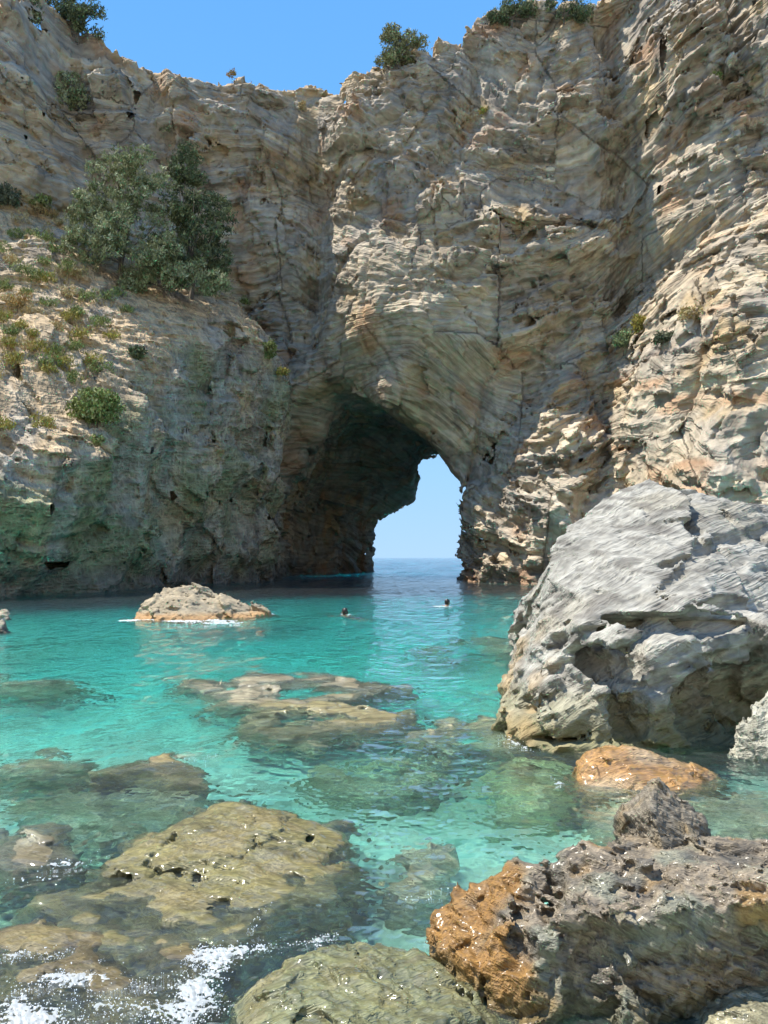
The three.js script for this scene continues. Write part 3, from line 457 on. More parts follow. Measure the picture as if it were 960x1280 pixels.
// the huge grey boulder
{
  const fol = layered([-0.45, 0.75, -0.42], 0.075, 12, 0.8), rough = layered([-0.3, 0.85, -0.2], 0.12, 15, 1.5);
  const top = [[630, 884, 7.9], [648, 926, 7.1], [700, 938, 6.95], [765, 936, 6.9], [850, 918, 7.3], [1060, 905, 7.6], [646, 850, 7.9], [672, 775, 8.1], [688, 722, 8.5], [708, 668, 9.1], [770, 630, 9.6], [832, 606, 9.9], [868, 597, 10], [920, 612, 9.9], [968, 636, 9.8], [1060, 690, 9.6], [700, 800, 7.35], [770, 800, 7.0], [880, 770, 7.0], [1000, 790, 7.4], [1060, 800, 7.6], [760, 870, 6.85], [700, 860, 7.1]].map((q) => W(...q));
  const pts = [...top, ...top.slice(7, 16).map((p) => [p[0] * 1.1, p[1] * 0.6, p[2] - 2.6]), ...top.slice(0, 6).map((p) => [p[0], -1.3, p[2]]), [2.2, -1.3, -11.5], [6.5, -1.3, -11.5]];
  const hull = hullField(pts, 0.06), pit = (px, py, D, a, b, c) => { for (let d = 5; d < 12; d += 0.02) { const p = W(px, py, d); if (hull(...p) < 0) return [p[0], p[1], p[2] - 0.1 * c, a, b, c]; } return [...W(px, py, D), a, b, c]; };
  rock({ name: 'boulder', label: 'huge pale grey boulder with slanting layers standing in the shallows', points: pts, round: 0.06, pad: 0.35, h: 0.03, floor: -1.2, uv: fol.uv, mat: dryRock,
    cuts: [[[825, 712], [870, 692], [905, 672], [985, 655], 0.07], [[846, 640], [874, 668], [872, 695], [842, 725], [820, 745], 0.08], [[715, 780], [740, 770], [775, 792], [800, 778], 0.09], [[640, 850], [690, 838], [725, 852], 0.06], [[690, 742], [720, 735], 0.04], [[860, 770], [920, 752], [985, 765], 0.09], [[790, 760], [850, 745], 0.05], [[735, 830], [770, 850], [780, 890], 0.08], [[670, 690], [684, 740], 0.035], [[905, 640], [930, 660], [990, 690], 0.05]],
    pits: [pit(905, 885, 6.8, 0.5, 0.34, 0.4), pit(1000, 880, 7.1, 0.7, 0.5, 0.6), pit(752, 828, 6.95, 0.24, 0.17, 0.3), pit(752, 786, 7.0, 0.2, 0.09, 0.2), pit(700, 800, 7.3, 0.14, 0.1, 0.2),  pit(790, 900, 6.8, 0.2, 0.3, 0.2), pit(660, 880, 7.4, 0.2, 0.12, 0.2), pit(880, 775, 7.0, 0.35, 0.09, 0.2), pit(700, 925, 7.0, 0.3, 0.1, 0.25)],
    relief: (x, y, z) => { const r = sstep(0.25, -0.35, y - 1.15 + 0.28 * (x - 2.6) * 0.4 + 0.35 * noise(x / 0.9, y / 0.9, z / 0.9)); return (r < 0.999 ? (1 - r) * 0.42 * fol(x, y, z) : 0) + (r > 0.001 ? r * 0.55 * rough(x, y, z) : 0) + 0.26 * facet(x / 1.7 + 3, y / 1.3, z / 1.7) + lerp(0.03, 0.10, r) * facet(x / 0.6, y / 0.45, z / 0.6) + 0.02 * noise(x / 0.9, y / 0.6, z / 0.9); },
    color: (x, y, z, c) => { tone(c, [0.345, 0.335, 0.30], x, y, z, 0.35, 0.28); const b = (-0.45 * x + 0.75 * y - 0.42 * z) / 0.03; const f = 1 + 0.16 * noise1(b + 2 * noise(x / 0.4, y / 0.4, z / 0.4), 4); c[0] *= f; c[1] *= f; c[2] *= f;
      mixCol(c, [0.36, 0.33, 0.26], 0.5 * sstep(0.1, 0.5, noise(x / 0.8 + 4, y / 0.6, z / 0.8))); { const f = 1 + 0.3 * noise(x / 0.07, y / 0.05, z / 0.07); c[0] *= f; c[1] *= f; c[2] *= f; } mixCol(c, [0.15, 0.14, 0.125], 0.75 * sstep(0.08, 0.42, noise(x / 0.33, y / 0.1, z / 0.33 + 6) + 0.2 * noise(x / 0.09, y / 0.09, z / 0.09)));
      mixCol(c, [0.15, 0.14, 0.085], 0.85 * sstep(0.24, 0.10, y + 0.1 * noise(x / 0.12, y / 0.12, z / 0.12) + 0.1 * noise(x / 0.5, 3, z / 0.5))); mixCol(c, [0.28, 0.265, 0.14], 0.6 * sstep(0.6, 0.2, y + 0.15 * noise(x / 0.3, y / 0.3, z / 0.3))); mixCol(c, [0.42, 0.29, 0.14], 0.6 * sstep(1.75, 1.3, x) * sstep(-0.2, 0.3, noise(x / 0.3, y / 0.3, z / 0.3))); } });
}
// the smaller boulder at its right
{
  const fol = layered([0.55, 0.3, 0.6], 0.06, 3, 0.8), top = [[896, 925, 6.9], [903, 892, 6.8], [935, 856, 6.9], [962, 838, 7.0], [1030, 832, 7.1], [1060, 900, 6.8], [940, 945, 6.5], [910, 940, 6.7], [1000, 920, 6.3]].map((q) => W(...q));
  rock({ name: 'boulder', label: 'small pale boulder with steep ribs beside the orange rock', points: [...top, ...top.map((p) => [p[0] * 1.02, -0.9, p[2] - 0.3])], round: 0.2, pad: 0.2, h: 0.017, floor: -0.9, uv: fol.uv, mat: dryRock,
    pits: [[...W(935, 905, 6.55), 0.06, 0.16, 0.12], [...W(942, 870, 6.75), 0.05, 0.08, 0.1]], relief: (x, y, z) => 0.9 * fol(x, y, z) + 0.03 * noise(x / 0.3, y / 0.3, z / 0.3),
    color: (x, y, z, c) => { tone(c, [0.42, 0.41, 0.34], x, y, z, 0.2, 0.22); mixCol(c, [0.20, 0.19, 0.14], 0.6 * sstep(0.1, 0.5, noise(x / 0.15, y / 0.3, z / 0.15))); } });
}
// the orange rock
{
  const fol = layered([0.1, 0.95, 0.2], 0.06, 8, 0.5), top = [[712, 945, 6.1], [738, 921, 6.2], [790, 914, 6.25], [836, 924, 6.25], [885, 945, 6.2], [912, 968, 6.05], [720, 968, 5.85], [800, 955, 5.75], [870, 972, 5.75]].map((q) => W(...q)), low = [[706, 962], [722, 988], [800, 996], [880, 992], [918, 975]].map((q) => onSea(...q));
  rock({ name: 'boulder', label: 'rounded orange rock lying in the water before the grey boulder', points: [...top, ...low, ...low.map((p) => [p[0], -0.7, p[2]]), [1.6, -0.7, -6.8], [2.9, -0.7, -6.8]], round: 0.16, pad: 0.15, h: 0.014, floor: -0.7, uv: fol.uv, mat: wetRock,
    relief: (x, y, z) => 0.5 * fol(x, y, z) + 0.035 * noise(x / 0.25, y / 0.2, z / 0.25), color: (x, y, z, c) => { tone(c, [0.46, 0.25, 0.075], x, y, z, 0.25, 0.25); mixCol(c, [0.56, 0.43, 0.26], 0.7 * sstep(0.0, 0.45, noise(x / 0.4, y / 0.3, z / 0.4 + 3))); mixCol(c, [0.28, 0.17, 0.06], 0.6 * sstep(0.2, 0.5, noise(x / 0.12, y / 0.12, z / 0.12))); } });
}
// the rough block of cemented stones in front
{
  const A = [[690, 1085, 3.35], [760, 1042, 3.6], [850, 1034, 3.7], [965, 1060, 3.6], [1080, 1062, 3.5], [690, 1148, 2.97], [775, 1140, 2.9], [868, 1118, 2.93], [965, 1086, 2.98], [1080, 1086, 2.95]].map((q) => W(...q)), A2 = A.map((p, i) => [p[0], -0.5, p[2] - (i > 4 ? 0.1 : 0)]);
  const B = [[640, 1056, 3.45], [676, 1078, 3.4], [600, 1112, 3.32], [528, 1165, 3.36], [522, 1186, 3.28], [600, 1196, 3.02], [655, 1222, 2.86], [690, 1190, 2.9], [700, 1120, 3.2]].map((q) => W(...q)), B2 = B.map((p, i) => [p[0] + 0.04, -0.5, p[2] - (i > 4 ? 0.05 : 0)]);
  const C = [[690, 1070, 3.4], [760, 1040, 3.55], [770, 1110, 3.1], [690, 1130, 3.1], [715, 1058, 3.35]].map((q) => W(...q)), C2 = C.map((p) => [p[0], p[1] - 0.35, p[2]]);
  const rib = [[775, 1140, 2.86], [800, 1135, 2.86], [782, 1290, 2.8], [806, 1290, 2.8], [770, 1200, 2.84], [790, 1300, 3.1], [790, 1140, 3.1]].map((q) => W(...q));
  const fol = layered([0.35, 0.8, -0.3], 0.042, 21, 1), D2 = [0, 0, 0];
  rock({ name: 'boulder', label: 'jagged block of cemented stones, grey with a rusty orange end', points: [...A, ...A2], hulls: [[...B, ...B2], [...C, ...C2], rib], blend: 0.05, round: 0.06, pad: 0.16, h: 0.01, floor: -0.35, uv: fol.uv, mat: rockMat(0.014, 3, { roughness: 0.62, clearcoat: 0.3, clearcoatRoughness: 0.2 }, 0.45, 1.25, CRUST), pitBlend: 0.03,
    pits: [[...W(796, 1092, 3.12), 0.055, 0.05, 0.12], [...W(730, 1200, 2.85), 0.14, 0.2, 0.16], [...W(650, 1185, 2.98), 0.06, 0.07, 0.1], [...W(815, 1215, 2.8), 0.05, 0.05, 0.09], [...W(690, 1100, 3.28), 0.03, 0.1, 0.08], [...W(740, 1060, 3.45), 0.08, 0.03, 0.1]],
    relief: (x, y, z) => { const w = worley(x / 0.085 + 2.2 * noise(x / 0.3, y / 0.3, z / 0.3), y / 0.06, z / 0.085), w2 = worley(x / 0.036, y / 0.028, z / 0.036 + 5), e = sstep(-0.2, 0.3, noise(x / 0.35, y / 0.35, z / 0.35)); return 0.007 * (0.55 - w) + 0.006 * (0.5 - w2) + (0.35 + 0.5 * e) * fol(x, y, z) + 0.07 * facet(x / 0.26, y / 0.2, z / 0.26) + 0.035 * facet(x / 0.07, y / 0.05, z / 0.07); },
    color: (x, y, z, c) => { const i = hash3(Math.floor(x / 0.05 + noise(x * 9, y * 9, z * 9)), Math.floor(y / 0.04), Math.floor(z / 0.05)); tone(c, [0.27, 0.22, 0.155], x, y, z, 0.09, 0.4); const f = 1 + 0.22 * i; c[0] *= f; c[1] *= f; c[2] *= f;
      mixCol(c, [0.22, 0.25, 0.19], 0.6 * sstep(0.0, 0.4, noise(x / 0.2 + 7, y / 0.2, z / 0.2))); mixCol(c, [0.10, 0.095, 0.08], 0.7 * sstep(0.15, 0.5, noise(x / 0.16, y / 0.12, z / 0.16 + 9)));
      const px = 480 + x / -z * F; mixCol(c, [0.33, 0.165, 0.03], 0.9 * sstep(0.58, 0.42, x + 0.22 * noise(x / 0.16, y / 0.16, z / 0.16)) ); mixCol(c, [0.40, 0.225, 0.05], 0.6 * sstep(0.28, 0.5, noise(x / 0.2 + 3, y / 0.3, z / 0.2)));
      mixCol(c, [0.10, 0.105, 0.05], 0.6 * sstep(0.16, 0.05, y + 0.06 * noise(x / 0.1, y / 0.1, z / 0.1))); } });
}
// the loose slab resting on it
{
  const fol = layered([0.6, 0.75, 0.15], 0.03, 31, 1.1), P = [[766, 1024, 3.72], [794, 988, 3.75], [824, 968, 3.78], [846, 984, 3.75], [886, 1026, 3.7], [864, 1050, 3.5], [828, 1058, 3.42], [812, 1010, 3.5]].map((q) => W(...q));
  rock({ name: 'boulder', label: 'loose dark slab of layered schist resting on the jagged block', points: [...P, ...P.map((p) => [p[0] + 0.02, p[1] - 0.24, p[2] - 0.02])], round: 0.012, pad: 0.05, h: 0.006, floor: -1, uv: fol.uv, mat: nearRock, relief: (x, y, z) => fol(x, y, z) * 0.5 + 0.006 * noise(x / 0.07, y / 0.07, z / 0.07),
    color: (x, y, z, c) => { tone(c, [0.22, 0.19, 0.145], x, y, z, 0.08, 0.3); const b = (0.6 * x + 0.75 * y + 0.15 * z) / 0.008, f = 1 + 0.3 * noise1(b, 2); c[0] *= f; c[1] *= f; c[2] *= f; mixCol(c, [0.34, 0.25, 0.13], 0.5 * sstep(0.1, 0.5, noise(x / 0.12, y / 0.12, z / 0.12))); } });
}
// wet rocks at the shore and slabs under water: outline and top points given as pixels with a height over the sea
const OLIVE = [0.215, 0.19, 0.07], BROWN = [0.155, 0.12, 0.05], PALE = [0.34, 0.32, 0.21], GREENISH = [0.195, 0.20, 0.09], WARM = [0.28, 0.225, 0.09];
function wetSlab(label, rim, tops, rimY, col, o = {}) {
  const low = rim.map(([a, b, y]) => onBed(a, b, y ?? rimY)), pts = [...low, ...tops.map(([a, b, y]) => onBed(a, b, y)), ...low.map((p) => { const k = o.flare ?? 1.15; let cx = 0, cz = 0; for (const q of low) { cx += q[0] / low.length; cz += q[2] / low.length; } return [cx + (p[0] - cx) * k, Math.min(rimY, 0) - (o.deep ?? 0.4), cz + (p[2] - cz) * k]; })];
  const D = -low[0][2], s = o.s ?? 0.0085 * D, fol = layered(o.n ?? [0.3, 0.8, -0.45], s, o.seed ?? 40, o.rough ?? 0.7), alt = o.alt ?? BROWN;
  return rock({ name: o.name ?? 'rock', label, group: o.group, points: pts, round: o.round ?? 0.01 * D, pad: 0.045 * D + 0.05, h: o.h ?? 0.0036 * D, floor: -3, uv: fol.uv, mat: o.mat ?? wetRock, pits: o.pits, cuts: o.cuts,
    relief: (x, y, z) => fol(x, y, z) * (o.amp ?? 0.55) + (0.045 * D * noise(x / (0.07 * D) + 3, 2, z / (0.07 * D)) + 0.02 * D * noise(x / (0.025 * D), 2, z / (0.025 * D))) * sstep(0.02, -0.06, y) + 0.007 * D * facet(x / (0.13 * D), y / (0.09 * D), z / (0.13 * D)) + 0.003 * D * noise(x / (0.06 * D), y / (0.04 * D), z / (0.06 * D)),
    color: (x, y, z, c) => { tone(c, col, x, y, z, 0.06 * D, 0.25); { const o2 = [0, 0]; fol.uv(x, y, z, o2); const f = 1 + 0.3 * noise1(o2[1] / (0.006 * D), 3) + 0.25 * noise(x / (0.008 * D), y / (0.005 * D), z / (0.008 * D)); c[0] *= f; c[1] *= f; c[2] *= f; } mixCol(c, alt, 0.75 * sstep(0, 0.45, noise(x / (0.08 * D) + 5, y / (0.05 * D), z / (0.08 * D)))); mixCol(c, [0.36, 0.32, 0.20], 0.35 * sstep(0.2, 0.5, noise(x / (0.03 * D), y / (0.015 * D), z / (0.03 * D) + 7))); } });
}
wetSlab('broad flat olive rock awash, with a raised knob at its far edge', [[60, 1128], [140, 1090], [195, 1030], [290, 1004], [340, 1022], [425, 1024], [442, 1060], [428, 1110], [330, 1160], [180, 1180], [90, 1165]], [[288, 999, 0.11], [318, 1012, 0.10], [200, 1040, 0.045], [400, 1036, 0.045], [420, 1060, 0.035], [250, 1100, 0.03], [320, 1120, 0.02], [150, 1100, 0.015]], -0.03, OLIVE, { alt: WARM, seed: 41, amp: 0.55, rough: 0.5, cuts: [[[195, 1095], [250, 1078], [285, 1088], 0.016], [[312, 1016], [322, 1055], [300, 1075], 0.014], [[160, 1098], [205, 1058], [220, 1040], 0.014], [[335, 1062], [385, 1050], [440, 1052], 0.012], [[230, 1120], [300, 1105], [350, 1112], 0.012]] });
wetSlab('olive rock with dark cracks at the foot of the jagged block', [[290, 1270], [330, 1215], [420, 1180], [520, 1190], [600, 1235], [640, 1290], [620, 1400], [260, 1400]], [[345, 1208, 0.09], [430, 1172, 0.1], [500, 1182, 0.1], [590, 1228, 0.09], [400, 1260, 0.12], [560, 1330, 0.12], [300, 1330, 0.1]], 0, GREENISH, { alt: OLIVE, seed: 44, s: 0.035, rough: 0.6, amp: 0.7, cuts: [[[330, 1225], [370, 1240], [400, 1262], [450, 1275], 0.012], [[440, 1180], [455, 1215], [520, 1240], [600, 1250], 0.010], [[300, 1260], [340, 1290], 0.012]], n: [-0.3, 0.9, 0.3], pits: [[...onSea(355, 1228, 0.14), 0.035, 0.03, 0.015], [...onSea(395, 1258, 0.16), 0.05, 0.03, 0.014], [...onSea(520, 1240, 0.14), 0.07, 0.03, 0.012]] });
wetSlab('pale worn rock in the shade of the jagged block', [[850, 1300], [880, 1250], [940, 1228], [1010, 1235], [1040, 1380], [850, 1390]], [[900, 1238, 0.07], [950, 1216, 0.1], [1000, 1240, 0.1], [930, 1330, 0.12]], 0, PALE, { seed: 46, s: 0.04, rough: 0.4 });
wetSlab('low brown rock under the breaking foam', [[-60, 1180], [20, 1140], [120, 1165], [230, 1175], [270, 1200], [200, 1290], [100, 1400], [-80, 1400]], [[30, 1150, 0.0], [120, 1180, -0.01], [200, 1195, -0.015], [20, 1260, -0.01], [110, 1290, -0.02]], -0.06, BROWN, { alt: WARM, seed: 47, s: 0.03, rough: 0.6, amp: 0.65 });
wetSlab('dark rock awash left of the broad flat rock', [[-40, 1075], [-20, 1045], [50, 1030], [92, 1048], [70, 1075], [20, 1095]], [[0, 1040, 0.03], [50, 1034, 0.05], [70, 1050, 0.03]], -0.04, PALE, { alt: BROWN, seed: 48 });
wetSlab('pale submerged slab beyond its olive neighbour', [[252, 852], [300, 846], [370, 838], [440, 845], [480, 858], [420, 872], [320, 880], [262, 868]], [[270, 850, 0.03], [350, 842, 0.05], [420, 848, 0.03], [320, 862, 0.02]], -0.04, [0.44, 0.39, 0.26], { alt: WARM, seed: 50, n: [-0.15, 0.95, 0.2] });
wetSlab('olive submerged slab in front of its pale neighbour', [[315, 885], [335, 872], [400, 870], [490, 884], [495, 905], [430, 918], [350, 925], [318, 905]], [[340, 876, 0.03], [400, 874, 0.04], [470, 888, 0.02], [400, 900, 0.0]], -0.05, [0.38, 0.33, 0.16], { alt: [0.30, 0.26, 0.12], seed: 51, n: [0.15, 0.95, 0.2] });
wetSlab('small tan rock with a brown knob breaking the surface', [[120, 972], [160, 955], [205, 945], [250, 962], [245, 982], [150, 985]], [[205, 939, 0.07], [216, 942, 0.07], [200, 952, 0.04], [160, 962, 0.02], [240, 966, 0.01]], -0.03, WARM, { alt: BROWN, seed: 52 });
wetSlab('long brown slab just under water, left of the small tan rock', [[-40, 965], [0, 945], [60, 938], [110, 948], [100, 965], [40, 975]], [[40, 942, -0.14], [90, 950, -0.14]], -0.24, [0.48, 0.44, 0.26], { alt: [0.36, 0.33, 0.17], seed: 53 });
wetSlab('dark sunken rock beside the grey boulder', [[520, 915], [560, 900], [620, 898], [650, 912], [640, 935], [560, 938]], [[560, 905, -0.03], [610, 904, 0.0]], -0.15, [0.48, 0.44, 0.26], { alt: [0.36, 0.33, 0.17], seed: 54 });
wetSlab('dark sunken rock out in the turquoise water', [[545, 808], [590, 800], [640, 800], [650, 812], [600, 822], [552, 820]], [[590, 805, -0.35], [630, 806, -0.33]], -0.55, [0.48, 0.44, 0.26], { alt: [0.36, 0.33, 0.17], seed: 55 });
wetSlab('pale sunken stone between the flat rock and the jagged block', [[485, 1090], [500, 1062], [550, 1058], [585, 1085], [570, 1125], [510, 1130]], [[520, 1070, -0.14], [550, 1072, -0.13]], -0.24, [0.58, 0.5, 0.32], { alt: WARM, seed: 56 });
wetSlab('green weedy sunken ledge before the small tan rock', [[40, 1010], [120, 990], [230, 985], [300, 1000], [250, 1030], [120, 1045]], [[140, 1002, -0.24], [230, 1000, -0.26]], -0.40, [0.48, 0.44, 0.26], { alt: [0.36, 0.33, 0.17], seed: 57 });
wetSlab('green weedy sunken ledge before the olive slab', [[370, 975], [430, 955], [520, 950], [560, 968], [500, 990], [400, 995]], [[430, 965, -0.30], [510, 962, -0.30]], -0.46, [0.44, 0.46, 0.24], { alt: [0.36, 0.36, 0.17], seed: 58 });
wetSlab('yellow-green sunken ledge before the orange rock', [[600, 975], [650, 950], [700, 955], [730, 985], [690, 1020], [620, 1010]], [[650, 968, -0.24], [690, 980, -0.24]], -0.38, [0.5, 0.5, 0.22], { alt: [0.4, 0.37, 0.18], seed: 59 });
wetSlab('tan sunken shelf between the orange rock and the jagged block', [[730, 1010], [800, 990], [900, 995], [990, 985], [990, 1060], [880, 1060], [780, 1050]], [[800, 1005, -0.15], [900, 1010, -0.17]], -0.25, [0.5, 0.42, 0.25], { alt: [0.4, 0.36, 0.2], seed: 60 });
wetSlab('brown sunken ledge far left, under rippled water', [[-40, 860], [10, 845], [70, 850], [90, 862], [40, 872]], [[20, 852, -0.40], [60, 856, -0.40]], -0.60, [0.48, 0.44, 0.26], { alt: [0.36, 0.33, 0.17], seed: 61 });
{ // the islet
  const P = [[166, 770, 22.3], [190, 748, 22.6], [208, 729, 22.8], [232, 722, 22.9], [262, 727, 23], [288, 740, 23], [318, 755, 22.8], [340, 764, 22.6], [215, 755, 22], [260, 752, 22]].map((q) => W(...q)), low = [[160, 774], [220, 777], [290, 774], [345, 768]].map((q) => onSea(...q)), fol = layered([0.5, 0.85, 0.1], 0.16, 71, 0.8);
  rock({ name: 'rock', label: 'tan rock islet rising from the turquoise water before the headland', points: [...P, ...low, ...low.map((p) => [p[0], -1, p[2]]), [-7.5, -1, -24.5], [-3, -1, -24.5]], round: 0.25, pad: 0.3, h: 0.04, floor: -0.6, uv: fol.uv, mat: dryRock, relief: (x, y, z) => 0.75 * fol(x, y, z) + 0.1 * noise(x / 0.8, y / 0.5, z / 0.8),
    color: (x, y, z, c) => { tone(c, [0.40, 0.335, 0.235], x, y, z, 0.5, 0.2); mixCol(c, [0.25, 0.22, 0.17], 0.6 * sstep(0.05, 0.45, noise(x / 0.5, y / 0.2, z / 0.5))); mixCol(c, [0.45, 0.25, 0.10], 0.7 * sstep(0.22, 0.08, y + 0.06 * noise(x / 0.4, y, z / 0.4))); } });
}
{ // the rock that just shows at the left border
  const P = [[-40, 770, 17.8], [-20, 755, 18], [4, 758, 18], [10, 766, 17.9], [8, 788, 17.7], [-30, 792, 17.5]].map((q) => W(...q)), fol = layered([0, 1, 0.2], 0.12, 73, 1);
  rock({ name: 'rock', label: 'cream and black rock cut off by the left border', points: [...P, ...P.map((p) => [p[0], -0.8, p[2] - 0.5])], round: 0.1, pad: 0.2, h: 0.03, floor: -0.6, uv: fol.uv, mat: dryRock, relief: (x, y, z) => 0.7 * fol(x, y, z), color: (x, y, z, c) => { tone(c, [0.5, 0.42, 0.32], x, y, z, 0.3, 0.2); mixCol(c, [0.1, 0.09, 0.08], 0.85 * sstep(0.05, 0.3, noise(x / 0.3, y / 0.3, z / 0.3) + 0.4 * sstep(0.25, 0.05, y))); } });
}

// ---------------------------------------------------------------- plants
function hit(px, py) { for (let D = 26; D < 90; D += 0.15) { const p = W(px, py, D); if (headBase(...p) < 0 || wallBase(...p) < 0 || flankBase(...p) < 0) return p; } return W(px, py, 60); }
function leafGeo(blobs, n, size, cols, r, { clump = 9, slim = 0.4, gap = 0.55, up = 0.4 } = {}) {   // leaf sprays gathered in clumps through the crown
  const P = [], C = [], I = [], V = new THREE.Vector3(), A = new THREE.Vector3(), B = new THREE.Vector3(), tot = blobs.reduce((s, b) => s + b[3] * b[4] * b[5], 0);
  for (const b of blobs) {
    const cn = Math.max(3, Math.round(n / clump * b[3] * b[4] * b[5] / tot));
    for (let c = 0; c < cn; c++) {
      V.set(r() * 2 - 1, r() * 2 - 1, r() * 2 - 1); if (V.lengthSq() > 1) V.normalize().multiplyScalar(Math.pow(r(), 0.35)); const k = V.length(); if (k < gap * r()) { V.multiplyScalar(1.3); }
      const cx = b[0] + V.x * b[3], cy = b[1] + V.y * b[4], cz = b[2] + V.z * b[5], cr = size * (1.1 + 1.4 * r()), ci = Math.floor(r() * cols.length), cf = 0.75 + 0.5 * r();
      for (let q = 0; q < clump; q++) {
        const x = cx + (r() + r() - 1) * cr, y = cy + (r() + r() - 1) * cr * 0.8, z = cz + (r() + r() - 1) * cr;
        A.set(r() * 2 - 1, r() * 1.4 - 0.4 + up, r() * 2 - 1).normalize(); B.set(r() * 2 - 1, r() * 2 - 1, r() * 2 - 1).cross(A).normalize();
        const l = size * (0.6 + 0.8 * r()), w = l * slim, o = P.length / 3, f = cf * (0.8 + 0.4 * r()), col = cols[ci];
        P.push(x - A.x * l * 0.5, y - A.y * l * 0.5, z - A.z * l * 0.5, x + B.x * w, y + B.y * w, z + B.z * w, x + A.x * l, y + A.y * l, z + A.z * l, x - B.x * w, y - B.y * w, z - B.z * w);
        for (let t = 0; t < 4; t++) C.push(col[0] * f, col[1] * f, col[2] * f); I.push(o, o + 1, o + 2, o, o + 2, o + 3);
      }
    }
  }
  const g = new THREE.BufferGeometry(); g.setAttribute('position', new THREE.Float32BufferAttribute(P, 3)); g.setAttribute('color', new THREE.Float32BufferAttribute(C, 3)); g.setIndex(I); g.computeVertexNormals(); return g;
}
function limb(points, r0, r1, seg = 8) {                            // tapered, slightly crooked branch
  const curve = new THREE.CatmullRomCurve3(points.map((p) => new THREE.Vector3(...p))), g = new THREE.TubeGeometry(curve, seg, 1, 6), p = g.attributes.position, c = new THREE.Vector3(), v = new THREE.Vector3();
  for (let i = 0; i <= seg; i++) { curve.getPointAt(i / seg, c); for (let j = 0; j <= 6; j++) { const k = i * 7 + j; v.fromBufferAttribute(p, k).sub(c).multiplyScalar(lerp(r0, r1, i / seg)).add(c); p.setXYZ(k, v.x, v.y, v.z); } }
  g.computeVertexNormals(); return g;
}
const leafMat = new THREE.MeshPhysicalMaterial({ vertexColors: true, roughness: 0.85, side: THREE.DoubleSide, specularIntensity: 0.3 });
const barkMat = new THREE.MeshStandardMaterial({ color: new THREE.Color(0.17, 0.14, 0.11), roughness: 0.95 }), deadMat = new THREE.MeshStandardMaterial({ color: new THREE.Color(0.42, 0.39, 0.35), roughness: 0.9 });
const JUNIPER = [[0.25, 0.27, 0.14], [0.31, 0.33, 0.18], [0.18, 0.21, 0.10], [0.37, 0.38, 0.23]], CEDAR = [[0.11, 0.14, 0.075], [0.15, 0.18, 0.09], [0.20, 0.225, 0.11], [0.085, 0.11, 0.065]], BRIGHT = [[0.21, 0.25, 0.08], [0.27, 0.31, 0.11], [0.15, 0.19, 0.06], [0.33, 0.35, 0.16]], YELLOW = [[0.36, 0.31, 0.07], [0.42, 0.36, 0.12], [0.28, 0.25, 0.07]], STRAW = [[0.50, 0.40, 0.20], [0.44, 0.33, 0.15], [0.55, 0.46, 0.27]], SAGE = [[0.14, 0.16, 0.10], [0.19, 0.21, 0.14], [0.10, 0.12, 0.07]], RUSTY = [[0.40, 0.24, 0.09], [0.46, 0.32, 0.13], [0.32, 0.26, 0.10]];
let plantSeed = 500;
function ragged(blobs, seed, n, k) { const r = rng(seed), out = []; for (let i = 0; i < n; i++) { const b = blobs[i % blobs.length], a = r() * 6.283, e = Math.sqrt(r()), f = k * (0.6 + 0.7 * r()); out.push([b[0] + Math.cos(a) * e * b[3], b[1] + (r() * 2 - 1) * b[4], b[2] + Math.sin(a) * e * b[5], f * 1.15, f * 0.75, f]); } return [blobs[0].map((v, i) => i > 2 ? v * 0.45 : v), ...out]; }
function plant(name, category, label, base, blobs, n, size, cols, o = {}) {   // base: where it roots; blobs: parts of the crown, in metres from the base
  const r = rng(plantSeed++), t = put(new THREE.Group(), name, { label, category, ...(o.group ? { group: o.group } : {}) }); t.position.set(...base);
  const woods = [], main = blobs[0], h = main[1];
  woods.push(limb([[0, -0.4, 0], [0.08 * h * (r() - 0.5), h * 0.3, 0.06 * h * (r() - 0.5)], [main[0] * 0.6, h * 0.7, main[2] * 0.6], [main[0], h, main[2]]], o.trunk ?? 0.03 * h + 0.01, (o.trunk ?? 0.03 * h) * 0.35));
  for (const b of blobs.slice(0, 14)) for (let k = 0; k < (o.limbs ?? 2); k++) { const q = [b[0] + (r() - 0.5) * b[3] * 1.5, b[1] + (r() - 0.2) * b[4] * 1.0, b[2] + (r() - 0.5) * b[5] * 1.5]; woods.push(limb([[main[0] * 0.3, h * (0.2 + 0.3 * r()), main[2] * 0.3], [q[0] * 0.55, (q[1] + h * 0.3) * 0.5, q[2] * 0.55], q], (o.trunk ?? 0.03 * h) * 0.36, 0.003 * h + 0.004, 6)); }
  put(new THREE.Mesh(mergeGeometries(woods), o.bark ?? barkMat), o.stem ?? 'trunk', null, t);
  if (n) put(new THREE.Mesh(leafGeo(blobs, n, size, cols, r, o), leafMat), o.leaf ?? 'crown', null, t);
  return t;
}
// the two big conifers on the headland slope
plant('juniper_tree', 'tree', 'large grey-green juniper leaning over the headland slope', hit(152, 352), ragged([[0.2, 4.6, 0.5, 2.1, 2.3, 1.9], [-1.6, 3.4, 0.8, 1.7, 2.0, 1.5], [-1.4, 6.2, 0.2, 1.5, 1.8, 1.4], [1.3, 6.4, 0, 1.6, 1.7, 1.4], [1.6, 2.8, 1.2, 1.9, 1.5, 1.5], [0.2, 7.6, -0.3, 1.3, 1.2, 1.2], [-0.4, 2.0, 1.4, 1.3, 0.9, 1.1], [2.6, 1.2, 1.4, 1.2, 0.8, 1], [-2.3, 1.8, 1, 1, 0.9, 0.9], [0, 1.0, 1.2, 2.4, 0.8, 1.2], [-1.8, 4.8, 0.4, 1.2, 1.4, 1.2]], 5, 105, 0.55), 22000, 0.16, JUNIPER, { trunk: 0.17, limbs: 1, clump: 16, slim: 0.24 });
